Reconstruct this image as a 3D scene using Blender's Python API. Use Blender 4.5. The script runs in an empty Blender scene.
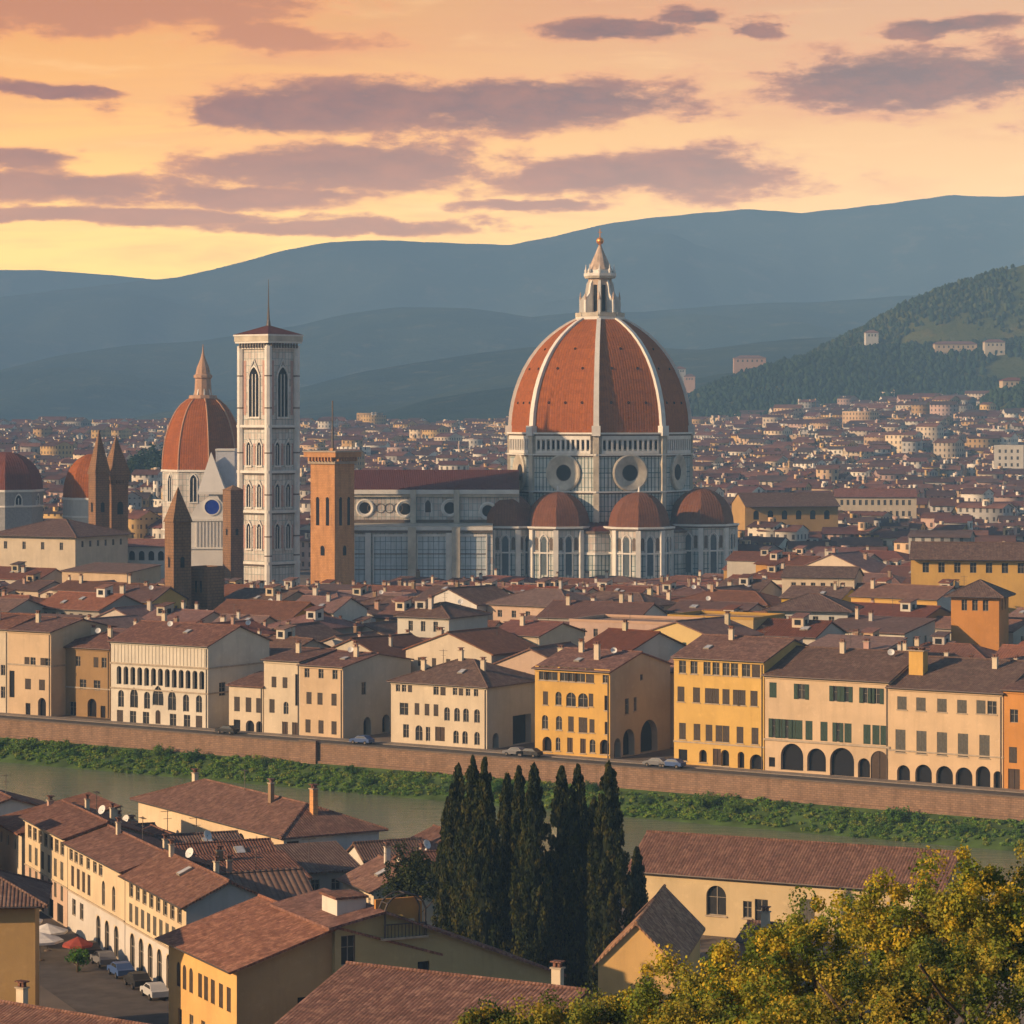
import bpy, math, random
import numpy as np
from mathutils import Vector, Matrix

rnd = random.Random(7)
sc = bpy.context.scene
COL = sc.collection
F, HC, PY0 = 3000.0, 56.0, 415.0        # focal length in pixels, camera height, horizon row

# ------------------------------------------------------------------ camera
cd = bpy.data.cameras.new('camera')
cam = bpy.data.objects.new('camera', cd); COL.objects.link(cam)
cam.location = (0, 0, HC); cam.rotation_euler = (math.radians(90), 0, 0)
cd.sensor_width = 36; cd.lens = 36 * F / 1024; cd.shift_y = -(512 - PY0) / 1024
cd.clip_start = 1; cd.clip_end = 30000
sc.camera = cam

# ------------------------------------------------------------------ sun, sky, exposure
SUN = Vector((-0.915, -0.40, 0)).normalized()
SUN_EL = math.radians(19)
sd = bpy.data.lights.new('sun', 'SUN'); sd.energy = 5.0; sd.angle = math.radians(0.6); sd.color = (1.0, 0.67, 0.38)
sun = bpy.data.objects.new('sun', sd); COL.objects.link(sun)
sun.location = (-300, -200, 400)
tosun = Vector((SUN.x * math.cos(SUN_EL), SUN.y * math.cos(SUN_EL), math.sin(SUN_EL)))
sun.rotation_euler = tosun.to_track_quat('Z', 'Y').to_euler()
sc.view_settings.view_transform = 'Standard'; sc.view_settings.look = 'None'
sc.view_settings.exposure = 0.45; sc.view_settings.gamma = 1.0; sc.view_settings.use_curve_mapping = False
sc.cycles.use_denoising = True
sc.cycles.max_bounces = 5; sc.cycles.diffuse_bounces = 2; sc.cycles.glossy_bounces = 2
sc.cycles.transmission_bounces = 2; sc.cycles.volume_bounces = 0; sc.cycles.transparent_max_bounces = 6
sc.cycles.use_adaptive_sampling = True; sc.cycles.adaptive_threshold = 0.02
sc.cycles.caustics_reflective = False; sc.cycles.caustics_refractive = False

class NT:
    """small helper for building node trees"""
    def __init__(s, tree): s.t = tree; s.n = tree.nodes; s.l = tree.links
    def node(s, typ, **kw):
        n = s.n.new(typ)
        for k, v in kw.items(): setattr(n, k, v)
        return n
    def put(s, sock, v):
        if v is None: return
        if hasattr(v, 'links'): s.l.new(v, sock)
        elif isinstance(v, tuple) and len(v) == 3 and sock.type == 'RGBA': sock.default_value = (*v, 1)
        else: sock.default_value = v
    def m(s, op, a, b=None, c=None, clamp=False):
        n = s.node('ShaderNodeMath', operation=op, use_clamp=clamp)
        s.put(n.inputs[0], a); s.put(n.inputs[1], b)
        if c is not None: s.put(n.inputs[2], c)
        return n.outputs[0]
    def mix(s, f, a, b, blend='MIX'):
        n = s.node('ShaderNodeMix', data_type='RGBA', blend_type=blend)
        s.put(n.inputs[0], f); s.put(n.inputs[6], a); s.put(n.inputs[7], b)
        return n.outputs[2]
    def noise(s, vec, scale, detail=3, rough=.5, dist=0):
        n = s.node('ShaderNodeTexNoise'); s.put(n.inputs['Vector'], vec)
        n.inputs['Scale'].default_value = scale; n.inputs['Detail'].default_value = detail
        n.inputs['Roughness'].default_value = rough; n.inputs['Distortion'].default_value = dist
        return n.outputs[0]
    def ramp(s, f, stops):
        n = s.node('ShaderNodeValToRGB'); s.put(n.inputs[0], f)
        e = n.color_ramp.elements
        while len(e) < len(stops): e.new(0.5)
        for el, (p, c) in zip(e, stops): el.position = p; el.color = (*c, 1) if len(c) == 3 else c
        return n.outputs[0]
    def mapr(s, v, a, b, c=0., d=1., smooth=False):
        n = s.node('ShaderNodeMapRange', clamp=True)
        if smooth: n.interpolation_type = 'SMOOTHSTEP'
        s.put(n.inputs[0], v)
        for i, x in enumerate((a, b, c, d)): n.inputs[i + 1].default_value = x
        return n.outputs[0]
    def vec(s, x, y, z=0.):
        n = s.node('ShaderNodeCombineXYZ'); s.put(n.inputs[0], x); s.put(n.inputs[1], y); s.put(n.inputs[2], z)
        return n.outputs[0]
    def scale(s, v, k):
        n = s.node('ShaderNodeVectorMath', operation='MULTIPLY'); s.put(n.inputs[0], v); n.inputs[1].default_value = k
        return n.outputs[0]
    def addv(s, v, k):
        n = s.node('ShaderNodeVectorMath', operation='ADD'); s.put(n.inputs[0], v); s.put(n.inputs[1], k)
        return n.outputs[0]

def srgb(r, g, b):
    f = lambda c: (c / 255 / 12.92) if c / 255 <= .04045 else ((c / 255 + .055) / 1.055) ** 2.4
    return (f(r), f(g), f(b))

W = bpy.data.worlds.new('World'); sc.world = W; W.use_nodes = True
w = NT(W.node_tree); w.n.clear()
sky = w.node('ShaderNodeTexSky', sky_type='NISHITA', sun_disc=False)
sky.sun_elevation = SUN_EL
sky.sun_rotation = math.atan2(SUN.x, SUN.y)
sky.altitude = 100; sky.air_density = 1.2; sky.dust_density = 1.0; sky.ozone_density = 2.5
bg1 = w.node('ShaderNodeBackground'); w.put(bg1.inputs[0], sky.outputs[0]); bg1.inputs[1].default_value = 0.08
# the band of evening cloud and glow low over the hills, laid out by compass direction and height angle
tc = w.node('ShaderNodeTexCoord'); sep = w.node('ShaderNodeSeparateXYZ'); w.put(sep.inputs[0], tc.outputs['Generated'])
gx, gy, gz_ = sep.outputs
az = w.m('ARCTAN2', gx, gy)                     # 0 = north, positive east
el = w.m('ARCSINE', gz_)
U = w.m('MULTIPLY', az, 3.0); V = w.m('MULTIPLY', el, 3.0)      # milliradians x 3 / 1000
def world_base():
    left = w.ramp(w.mapr(V, 0.0, 0.45), [(0.0, (.86, .54, .09)), (0.36, (.88, .52, .07)), (0.55, (.85, .41, .035)), (0.75, (.74, .30, .012)), (1.0, (.57, .195, .0))])
    right = w.ramp(w.mapr(V, 0.0, 0.45), [(0.0, (.78, .42, .12)), (0.5, (.75, .385, .09)), (0.65, (.68, .325, .07)), (0.8, (.61, .28, .08)), (1.0, (.53, .24, .09))])
    return w.mix(w.mapr(U, -0.5, 0.4, smooth=True), left, right)
base = world_base()
p2 = w.vec(U, w.m('MULTIPLY', V, 2.6))
n1 = w.noise(p2, 4.2, 6, .62, .2)
n2 = w.noise(p2, 13.0, 7, .68, .1)
n3 = w.noise(w.vec(U, w.m('MULTIPLY', V, 5.5)), 6.0, 6, .62, .4)
wisps = w.noise(w.vec(U, w.m('MULTIPLY', V, 8.0)), 2.4, 6, .62, .6)
base = w.mix(w.mapr(wisps, .50, .74, 0, .55), base, (.56, .17, .03))
base = w.mix(w.mapr(n3, .56, .78, 0, .4), base, (.86, .50, .16))
# clouds: centre (px from middle, px above horizon), radii, tint
CL = [(-60, 310, 330, 33, 0), (-215, 304, 160, 30, 0), (30, 314, 200, 26, 0), (400, 332, 190, 38, 1), (-140, 248, 205, 34, 0), (-440, 224, 180, 22, 0), (-255, 220, 160, 20, 0),
      (150, 238, 200, 32, 1), (-420, 400, 240, 32, 2), (-225, 374, 130, 17, 2), (108, 381, 120, 15, 0), (195, 397, 80, 13, 1),
      (428, 385, 75, 13, 1), (-500, 250, 90, 14, 0), (-450, 322, 110, 10, 0), (-160, 187, 170, 10, 0), (255, 383, 32, 11, 1),
      (700, 300, 220, 30, 1), (-800, 280, 240, 40, 0), (-400, 196, 260, 10, 0), (10, 207, 90, 8, 0)]
du = w.m('MULTIPLY', w.m('SUBTRACT', n1, .5), .22); dv = w.m('MULTIPLY', w.m('SUBTRACT', n1, .5), .05)
U2 = w.m('ADD', U, du); V2 = w.m('ADD', V, dv)
dens = None; orange = None
for (cx, cy, rx, ry, k) in CL:
    a = w.m('DIVIDE', w.m('SUBTRACT', U2, cx / 1000), rx / 1000)
    b = w.m('DIVIDE', w.m('SUBTRACT', V2, cy / 1000), ry / 1000)
    d = w.m('SUBTRACT', 1.0, w.m('SQRT', w.m('ADD', w.m('MULTIPLY', a, a), w.m('MULTIPLY', b, b))))
    dens = d if dens is None else w.m('MAXIMUM', dens, d)
    if k == 2: orange = d if orange is None else w.m('MAXIMUM', orange, d)
dn = w.m('ADD', w.m('MAXIMUM', dens, -.6), w.m('ADD', w.m('MULTIPLY', w.m('SUBTRACT', n2, .5), 1.7), w.m('MULTIPLY', w.m('SUBTRACT', n3, .5), .9)))
thin = w.mapr(dn, -.08, .34, smooth=True); thick = w.mapr(dn, .02, .52, smooth=True)
core = w.mix(w.mapr(U, -.35, .3), (.145, .014, .0), (.105, .018, .005))
core = w.mix(w.mapr(n2, .40, .66, 0, .7), core, (.30, .065, .008))
core = w.mix(w.mapr(orange, -.15, .25), core, (.42, .11, .005))
edge = w.mix(w.mapr(U, -.35, .3), (.74, .24, .01), (.62, .22, .06))
cl_col = w.mix(thick, edge, core)
cl_col = w.mix(w.mapr(V, .20, .30, .45, 0), cl_col, (.46, .16, .04))
band = w.mix(w.m('MULTIPLY', thin, .93), base, cl_col)
bg2 = w.node('ShaderNodeBackground'); w.put(bg2.inputs[0], band); BAND = bg2
# the glow strengthens towards the horizon
path = w.m('MINIMUM', 10900., w.m('DIVIDE', 734., w.m('MAXIMUM', w.m('TANGENT', el), .01)))
w.put(bg2.inputs[1], w.m('MULTIPLY', .86, w.m('EXPONENT', w.m('MULTIPLY', path, 1.5e-4))))
front = w.mapr(gy, 0.25, 0.9, smooth=True)
fac = w.m('MULTIPLY', w.mapr(el, 0.42, 0.17, smooth=True), front)
mx = w.node('ShaderNodeMixShader'); w.put(mx.inputs[0], fac)
w.l.new(bg1.outputs[0], mx.inputs[1]); w.l.new(bg2.outputs[0], mx.inputs[2])
wo = w.node('ShaderNodeOutputWorld'); w.l.new(mx.outputs[0], wo.inputs[0])

# ------------------------------------------------------------------ geometry helpers
class MB:
    """collects polygons with material slots; build() links them as one mesh object with metre UVs"""
    def __init__(s): s.v = []; s.f = []; s.mi = []; s.mats = []; s.cols = None
    def slot(s, m):
        if m not in s.mats: s.mats.append(m)
        return s.mats.index(m)
    def add(s, vs, fs, m, M=None):
        o = len(s.v); k = s.slot(m)
        s.v.extend([tuple(M @ Vector(p)) for p in vs] if M is not None else [tuple(p) for p in vs])
        for f in fs: s.f.append(tuple(i + o for i in f)); s.mi.append(k)
    def poly(s, pts, m): s.add(pts, [tuple(range(len(pts)))], m)
    def box(s, x0, x1, y0, y1, z0, z1, m, M=None):
        vs = [(x0, y0, z0), (x1, y0, z0), (x1, y1, z0), (x0, y1, z0), (x0, y0, z1), (x1, y0, z1), (x1, y1, z1), (x0, y1, z1)]
        s.add(vs, [(0, 3, 2, 1), (4, 5, 6, 7), (0, 1, 5, 4), (1, 2, 6, 5), (2, 3, 7, 6), (3, 0, 4, 7)], m, M)
    def prism(s, pts, z0, z1, m, cap=True):
        n = len(pts)
        vs = [(x, y, z0) for x, y in pts] + [(x, y, z1) for x, y in pts]
        fs = [(i, (i + 1) % n, n + (i + 1) % n, n + i) for i in range(n)]
        if cap: fs += [tuple(range(n - 1, -1, -1)), tuple(range(n, 2 * n))]
        s.add(vs, fs, m)
    def lathe(s, prof, n, m, cx=0, cy=0, a0=0., M=None, caps=True):
        vs = []
        for r, z in prof:
            for i in range(n):
                a = a0 + 2 * math.pi * i / n; vs.append((cx + r * math.cos(a), cy + r * math.sin(a), z))
        fs = []
        for j in range(len(prof) - 1):
            for i in range(n):
                k = (i + 1) % n; fs.append((j * n + i, j * n + k, (j + 1) * n + k, (j + 1) * n + i))
        if caps: fs.append(tuple(range(n - 1, -1, -1))); fs.append(tuple((len(prof) - 1) * n + i for i in range(n)))
        s.add(vs, fs, m, M)
    def tube(s, pts, r, m, n=6):
        vs = []; fs = []
        P = [Vector(p) for p in pts]
        for i, p in enumerate(P):
            d = (P[min(i + 1, len(P) - 1)] - P[max(i - 1, 0)]).normalized()
            a = d.orthogonal().normalized(); b = d.cross(a)
            for k in range(n):
                t = 2 * math.pi * k / n; vs.append(tuple(p + (a * math.cos(t) + b * math.sin(t)) * r))
        for i in range(len(P) - 1):
            for k in range(n):
                k2 = (k + 1) % n; fs.append((i * n + k, i * n + k2, (i + 1) * n + k2, (i + 1) * n + k))
        fs.append(tuple(range(n - 1, -1, -1))); fs.append(tuple((len(P) - 1) * n + k for k in range(n)))
        s.add(vs, fs, m)
    def mesh(s, name, smooth=False):
        me = bpy.data.meshes.new(name)
        me.from_pydata(s.v, [], s.f)
        for m in s.mats: me.materials.append(m)
        me.polygons.foreach_set('material_index', s.mi)
        uv = me.uv_layers.new(name='UVMap')
        out = []
        for p in me.polygons:
            n = p.normal
            if abs(n.z) > .999: tx, ty = Vector((1, 0, 0)), Vector((0, 1, 0))
            else:
                tx = Vector((-n.y, n.x, 0)).normalized(); ty = n.cross(tx)
            for li in p.loop_indices:
                c = me.vertices[me.loops[li].vertex_index].co
                out += [c.dot(tx), c.dot(ty)]
        uv.data.foreach_set('uv', out)
        if smooth: me.polygons.foreach_set('use_smooth', [True] * len(me.polygons))
        me.update()
        return me
    def build(s, name, parent=None, smooth=False, loc=None, rz=0):
        return link(name, s.mesh(name, smooth), parent, loc, rz)

def link(name, me, parent=None, loc=None, rz=0):
    o = bpy.data.objects.new(name, me); COL.objects.link(o)
    if parent is not None: o.parent = parent
    if loc is not None: o.location = loc
    if rz: o.rotation_euler = (0, 0, rz)
    return o
def tag(o, label=None, cat=None, group=None, kind=None):
    if label: o['label'] = label
    if cat: o['category'] = cat
    if group: o['group'] = group
    if kind: o['kind'] = kind
    return o
def empty(name, loc, rz, label, cat, group=None):
    o = link(name, None, None, loc, rz); o.empty_display_size = .5
    return tag(o, label, cat, group)

def fast_mesh(name, V, Q, mat, cols=None, midx=None, mats=None, uvs=None):
    """numpy mesh: V (n,3), Q list of arrays of faces with equal size (quads), optional per-face colours"""
    me = bpy.data.meshes.new(name)
    nq, k = Q.shape
    me.vertices.add(len(V)); me.vertices.foreach_set('co', np.asarray(V, np.float32).ravel())
    me.loops.add(nq * k); me.loops.foreach_set('vertex_index', Q.ravel().astype(np.int32))
    me.polygons.add(nq); me.polygons.foreach_set('loop_start', np.arange(0, nq * k, k, dtype=np.int32))
    for m in (mats or [mat]): me.materials.append(m)
    if midx is not None: me.polygons.foreach_set('material_index', midx.astype(np.int32))
    if cols is not None:
        ca = me.color_attributes.new('tint', 'FLOAT_COLOR', 'CORNER')
        c = np.ones((nq * k, 4), np.float32); c[:, :3] = np.repeat(cols, k, axis=0)
        ca.data.foreach_set('color', c.ravel())
    if uvs is not None:
        uv = me.uv_layers.new(name='UVMap'); uv.data.foreach_set('uv', uv_flat(uvs))
    me.update(calc_edges=True)
    return me
def uv_flat(u): return np.asarray(u, np.float32).ravel()

def P(px, py, Y): return Vector(((px - 512) * Y / F, Y, HC - (py - PY0) * Y / F))
def ZY(py, Y): return HC - (py - PY0) * Y / F
def smooth(t): t = max(0., min(1., t)); return t * t * (3 - 2 * t)

# ------------------------------------------------------------------ materials
MC = {}
def material(name, fn):
    if name in MC: return MC[name]
    m = bpy.data.materials.new(name); m.use_nodes = True
    t = NT(m.node_tree); b = t.n['Principled BSDF']; b.inputs['Roughness'].default_value = .85
    b.inputs['Specular IOR Level'].default_value = .25
    fn(t, b); MC[name] = m
    return m
def simple(name, col, rough=.8, metal=0., noise=.12, sc_=1.5):
    def fn(t, b):
        tc = t.node('ShaderNodeTexCoord')
        n = t.noise(tc.outputs['Object'], sc_, 4, .6)
        t.put(b.inputs['Base Color'], t.mix(1.0, col, t.ramp(n, [(.25, (1 - noise * 2.2,) * 3), (.75, (1 + noise,) * 3)]), 'MULTIPLY'))
        b.inputs['Roughness'].default_value = rough; b.inputs['Metallic'].default_value = metal
    return material(name, fn)
def bump(t, b, h, strength, dist=.05):
    n = t.node('ShaderNodeBump'); n.inputs['Strength'].default_value = strength; n.inputs['Distance'].default_value = dist
    t.put(n.inputs['Height'], h); t.l.new(n.outputs[0], b.inputs['Normal'])

def plaster(name, col, rand=0.0, wear=.36):
    """lime plaster: blotches, rain streaks, patches; rand varies the tone from building to building"""
    def fn(t, b):
        tc = t.node('ShaderNodeTexCoord'); uv = t.node('ShaderNodeUVMap').outputs[0]
        oi = t.node('ShaderNodeObjectInfo')
        o3 = t.addv(uv, t.vec(t.m('MULTIPLY', oi.outputs['Random'], 90.), t.m('MULTIPLY', oi.outputs['Random'], 37.)))
        big = t.noise(o3, .16, 4, .6); med = t.noise(o3, .9, 5, .65)
        streak = t.noise(t.scale(o3, (1.0, .10, 1)), .8, 5, .7)
        c = t.mix(t.mapr(big, .38, .68, 0, wear * 1.4), col, tuple(x * .68 for x in col))
        c = t.mix(t.mapr(streak, .5, .78, 0, wear * 1.0), c, tuple(x * .5 + .015 for x in col))
        c = t.mix(t.mapr(med, .56, .72, 0, wear), c, tuple(min(.9, x * 1.22 + .02) for x in col))
        if rand:
            r = oi.outputs['Random']
            hs = t.node('ShaderNodeHueSaturation'); t.put(hs.inputs['Color'], c)
            t.put(hs.inputs['Hue'], t.m('ADD', .5 - rand * .03, t.m('MULTIPLY', r, rand * .06)))
            r2 = t.m('FRACT', t.m('MULTIPLY', r, 7.13)); t.put(hs.inputs['Saturation'], t.m('ADD', 1 - rand * .4, t.m('MULTIPLY', r2, rand * .7)))
            r3 = t.m('FRACT', t.m('MULTIPLY', r, 13.7)); t.put(hs.inputs['Value'], t.m('ADD', 1 - rand * .4, t.m('MULTIPLY', r3, rand * .6)))
            c = hs.outputs[0]
        t.put(b.inputs['Base Color'], c); b.inputs['Roughness'].default_value = .92
        bump(t, b, t.noise(o3, 6, 4, .6), .35, .03)
    return material(name, fn)

def tiles(name, col, tw=.34, tl=.42, var=.5, rand=.25, worn=.3, moss=.15):
    """pantiles: rolls down the slope, courses across it, a tone for every tile, sooty and bleached patches"""
    def fn(t, b):
        uv = t.node('ShaderNodeUVMap').outputs[0]; s = t.node('ShaderNodeSeparateXYZ'); t.put(s.inputs[0], uv)
        u, v = s.outputs[0], s.outputs[1]
        oi = t.node('ShaderNodeObjectInfo')
        cu = t.m('FLOOR', t.m('DIVIDE', u, tw)); fu = t.m('FRACT', t.m('DIVIDE', u, tw)); fv = t.m('FRACT', t.m('DIVIDE', v, tl))
        cv = t.m('FLOOR', t.m('DIVIDE', v, tl))
        wn = t.node('ShaderNodeTexWhiteNoise', noise_dimensions='2D'); t.put(wn.inputs[0], t.vec(cu, cv))
        pt = wn.outputs[0]
        o3 = t.addv(uv, t.vec(t.m('MULTIPLY', oi.outputs['Random'], 70.), 0.))
        big = t.noise(o3, .22, 5, .65); med = t.noise(o3, 1.6, 4, .7)
        c = t.mix(t.mapr(pt, 0, 1, 0, var), col, tuple(x * .36 for x in col))
        c = t.mix(t.mapr(pt, .8, 1.0, 0, worn), c, (col[0] * 2.0, col[1] * 2.3, col[2] * 2.4))
        c = t.mix(t.mapr(big, .46, .7, 0, .45), c, tuple(x * .5 for x in col))
        c = t.mix(t.mapr(med, .55, .75, 0, worn), c, (col[0] * 1.5, col[1] * 1.9, col[2] * 1.9))
        c = t.mix(t.mapr(t.noise(o3, .5, 4, .7), .58, .75, 0, moss), c, (.09, .09, .055))
        cl = t.noise(o3, .75, 5, .75); c = t.mix(t.mapr(cl, .50, .60, 0, worn * .9), c, (col[0] * 1.75, col[1] * 2.0, col[2] * 1.9))
        cl2 = t.noise(t.addv(o3, (31.7, 5.1, 0)), 1.1, 5, .75); c = t.mix(t.mapr(cl2, .50, .60, 0, .5 * var), c, tuple(x * .38 for x in col))
        groove = t.mapr(t.m('ABSOLUTE', t.m('SUBTRACT', fu, .5)), .34, .5, 0, .38)
        c = t.mix(groove, c, tuple(x * .3 for x in col))
        if rand:
            r = oi.outputs['Random']
            hs = t.node('ShaderNodeHueSaturation'); t.put(hs.inputs['Color'], c)
            t.put(hs.inputs['Hue'], t.m('ADD', .5 - rand * .03, t.m('MULTIPLY', r, rand * .05)))
            r3 = t.m('FRACT', t.m('MULTIPLY', r, 13.7)); t.put(hs.inputs['Value'], t.m('ADD', 1 - rand, t.m('MULTIPLY', r3, rand * 1.7)))
            r2 = t.m('FRACT', t.m('MULTIPLY', r, 5.3)); t.put(hs.inputs['Saturation'], t.m('ADD', 1 - rand, t.m('MULTIPLY', r2, rand * 1.2)))
            c = hs.outputs[0]
        t.put(b.inputs['Base Color'], c); b.inputs['Roughness'].default_value = .9
        h = t.m('ADD', t.m('SINE', t.m('MULTIPLY', fu, math.pi)), t.m('MULTIPLY', fv, -.5))
        bump(t, b, t.m('ADD', h, t.m('MULTIPLY', pt, .5)), .7, .09)
    return material(name, fn)

def grid_stone(name, c1, c2, line, bw, bh, mort, off=0., rough=.7, second=None):
    """stone facing in courses or marble panels outlined in dark marble"""
    def fn(t, b):
        uv = t.node('ShaderNodeUVMap').outputs[0]
        br = t.node('ShaderNodeTexBrick', offset=off, squash=1.0); t.put(br.inputs['Vector'], uv)
        for k, c in (('Color1', c1), ('Color2', c2), ('Mortar', line)): t.put(br.inputs[k], c)
        br.inputs['Scale'].default_value = 1; br.inputs['Brick Width'].default_value = bw; br.inputs['Row Height'].default_value = bh
        br.inputs['Mortar Size'].default_value = mort; br.inputs['Mortar Smooth'].default_value = .2; br.inputs['Bias'].default_value = 0
        c = br.outputs[0]
        if second:
            b2 = t.node('ShaderNodeTexBrick', offset=0.); t.put(b2.inputs['Vector'], t.addv(uv, (second[0] * .5, second[1] * .5, 0)))
            for k, cc in (('Color1', (1, 1, 1)), ('Color2', (.93, .9, .88)), ('Mortar', second[3])): t.put(b2.inputs[k], cc)
            b2.inputs['Scale'].default_value = 1; b2.inputs['Brick Width'].default_value = second[0]; b2.inputs['Row Height'].default_value = second[1]
            b2.inputs['Mortar Size'].default_value = second[2]
            c = t.mix(1.0, c, b2.outputs[0], 'MULTIPLY')
        n = t.noise(uv, .35, 5, .65); stn = t.noise(t.scale(uv, (1, .12, 1)), .55, 5, .65)
        c = t.mix(t.mapr(stn, .47, .66, 0, .55), c, t.mix(1.0, c, (.5, .5, .48), 'MULTIPLY'))
        c = t.mix(t.mapr(n, .4, .72, 0, .4), c, t.mix(1.0, c, (.6, .55, .48), 'MULTIPLY'))
        t.put(b.inputs['Base Color'], c); b.inputs['Roughness'].default_value = rough
    return material(name, fn)

def attr_mat(name, rough=.9, windows=False, leaf=False, trans=.3):
    def fn(t, b):
        a = t.node('ShaderNodeAttribute', attribute_name='tint'); c = a.outputs['Color']
        if windows:
            uv = t.node('ShaderNodeUVMap').outputs[0]; s = t.node('ShaderNodeSeparateXYZ'); t.put(s.inputs[0], uv)
            fu = t.m('FRACT', t.m('DIVIDE', s.outputs[0], 3.1)); fv = t.m('FRACT', t.m('DIVIDE', s.outputs[1], 3.5))
            a1 = t.m('MULTIPLY', t.m('GREATER_THAN', fu, .32), t.m('LESS_THAN', fu, .68))
            a2 = t.m('MULTIPLY', t.m('GREATER_THAN', fv, .28), t.m('LESS_THAN', fv, .78))
            ok = t.m('GREATER_THAN', a.outputs['Alpha'], .5)
            c = t.mix(t.m('MULTIPLY', t.m('MULTIPLY', a1, a2), .85), c, (.035, .03, .03))
            n = t.noise(uv, .3, 3, .6); c = t.mix(t.mapr(n, .4, .7, 0, .35), c, t.mix(1., c, (.6, .55, .5), 'MULTIPLY'))
        t.put(b.inputs['Base Color'], c); b.inputs['Roughness'].default_value = rough
        if leaf:
            tr = t.node('ShaderNodeBsdfTranslucent'); t.put(tr.inputs[0], c)
            ms = t.node('ShaderNodeMixShader'); ms.inputs[0].default_value = trans
            t.l.new(b.outputs[0], ms.inputs[1]); t.l.new(tr.outputs[0], ms.inputs[2])
            t.l.new(ms.outputs[0], t.n['Material Output'].inputs[0])
            b.inputs['Specular IOR Level'].default_value = .15
    return material(name, fn)

ROOFC = (.215, .092, .060)
T_NEAR = tiles('clay_pantiles', ROOFC, .34, .45, .8, .18, worn=.5, moss=.3)
T_DARK = tiles('old_dark_pantiles', (.17, .095, .07), .34, .45, .6, .1, worn=.45, moss=.3)
T_MID = tiles('town_pantiles', (.24, .092, .054), .5, .6, .5, .42, worn=.25, moss=.1)
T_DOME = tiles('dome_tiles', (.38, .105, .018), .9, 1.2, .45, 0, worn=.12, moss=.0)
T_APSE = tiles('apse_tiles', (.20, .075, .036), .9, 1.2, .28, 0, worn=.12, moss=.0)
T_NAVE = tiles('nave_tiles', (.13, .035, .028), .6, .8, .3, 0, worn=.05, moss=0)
WOODU = simple('eaves_timber', (.10, .06, .04))
GLASS = None
def _g(t, b):
    tc = t.node('ShaderNodeTexCoord'); n = t.noise(tc.outputs['Object'], 1.2, 3)
    t.put(b.inputs['Base Color'], t.mix(n, (.012, .014, .018), (.05, .05, .05))); b.inputs['Roughness'].default_value = .12
    b.inputs['Specular IOR Level'].default_value = .5
GLASS = material('window_glass', _g)
DARK = simple('dark_interior', (.012, .012, .015), .9)
FRAMEW = simple('window_wood', (.30, .26, .21)); FRAMED = simple('dark_window_wood', (.07, .045, .03))
def shutter_mat(name, col):
    def fn(t, b):
        uv = t.node('ShaderNodeUVMap').outputs[0]; s = t.node('ShaderNodeSeparateXYZ'); t.put(s.inputs[0], uv)
        f = t.m('FRACT', t.m('MULTIPLY', s.outputs[1], 9.0))
        c = t.mix(t.mapr(f, .1, .5), tuple(x * .4 for x in col), col)
        n = t.noise(uv, 1.7, 3); c = t.mix(t.mapr(n, .4, .7, 0, .5), c, tuple(x * 1.7 + .01 for x in col))
        t.put(b.inputs['Base Color'], c); b.inputs['Roughness'].default_value = .7
    return material(name, fn)
SH_BROWN = shutter_mat('brown_shutter_paint', (.055, .040, .030)); SH_GREEN = shutter_mat('green_shutter_paint', (.025, .050, .034)); SH_GREY = shutter_mat('grey_shutter_paint', (.085, .078, .065))
STONE = simple('pietra_stone', (.42, .34, .25), noise=.15)
STONED = simple('dark_pietra_stone', (.16, .12, .09), noise=.15)
MUTED = simple('shadowed_window_glass', (.09, .12, .14), .6)  # apse window glass with its shadow put into the colour
WHITE = simple('white_marble', (.76, .72, .65), .55, noise=.08, sc_=.4)
MARBLE = grid_stone('panelled_marble', (.70, .69, .64), (.46, .53, .52), (.10, .17, .18), 1.25, 6.2, .17, second=(5.0, 3.1, .13, (.45, .55, .55)))
MARBLE_GRID = grid_stone('grid_marble', (.62, .68, .70), (.56, .63, .66), (.16, .24, .27), 1.7, 2.6, .11)
MARBLE_FINE = grid_stone('fine_marble', (.72, .69, .63), (.56, .47, .41), (.26, .33, .32), 1.4, 2.1, .09)
BRICK = grid_stone('warm_tower_brick', (.62, .31, .12), (.54, .26, .10), (.42, .22, .10), .9, .5, .05, .5, .9)
BRICKD = grid_stone('brown_tower_stone', (.30, .165, .085), (.25, .14, .075), (.15, .09, .055), 1.2, .7, .06, .5, .9)
IRON = simple('dull_iron', (.12, .10, .09), .5, .7)
LEAF = attr_mat('leaf_faces', .75, leaf=True)
# ------------------------------------------------------------------ lines along the river
RU = Vector((.8289, -.5594, 0)); RN = Vector((.5594, .8289, 0)); R0 = Vector((-92.94, 544.55, 0))
RZ = math.atan2(RU.y, RU.x)
def river_t(px, d):
    k = (px - 512) / F
    return (k * (R0.y + RN.y * d) - R0.x - RN.x * d) / (RU.x - k * RU.y)
def river_p(t, d, z=0.): q = R0 + RU * t + RN * d; return Vector((q.x, q.y, z))
def st(x, y): q = Vector((x, y, 0)) - R0; return q.dot(RN), q.dot(RU)
def wallY(x): x = max(-420, min(420, x)); return R0.y - .6749 * (x - R0.x)
def ground_z(x, y):
    z = 37 * max(0, min(1.0, (y - 1150) / 1850)) ** 1.15
    z += 26 * smooth((x / max(y, 1) - .03) / .12) * smooth((y - 1500) / 1400)
    if y < 262: z += 49 * (1 - smooth((y + 10) / 262))
    return z

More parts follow.
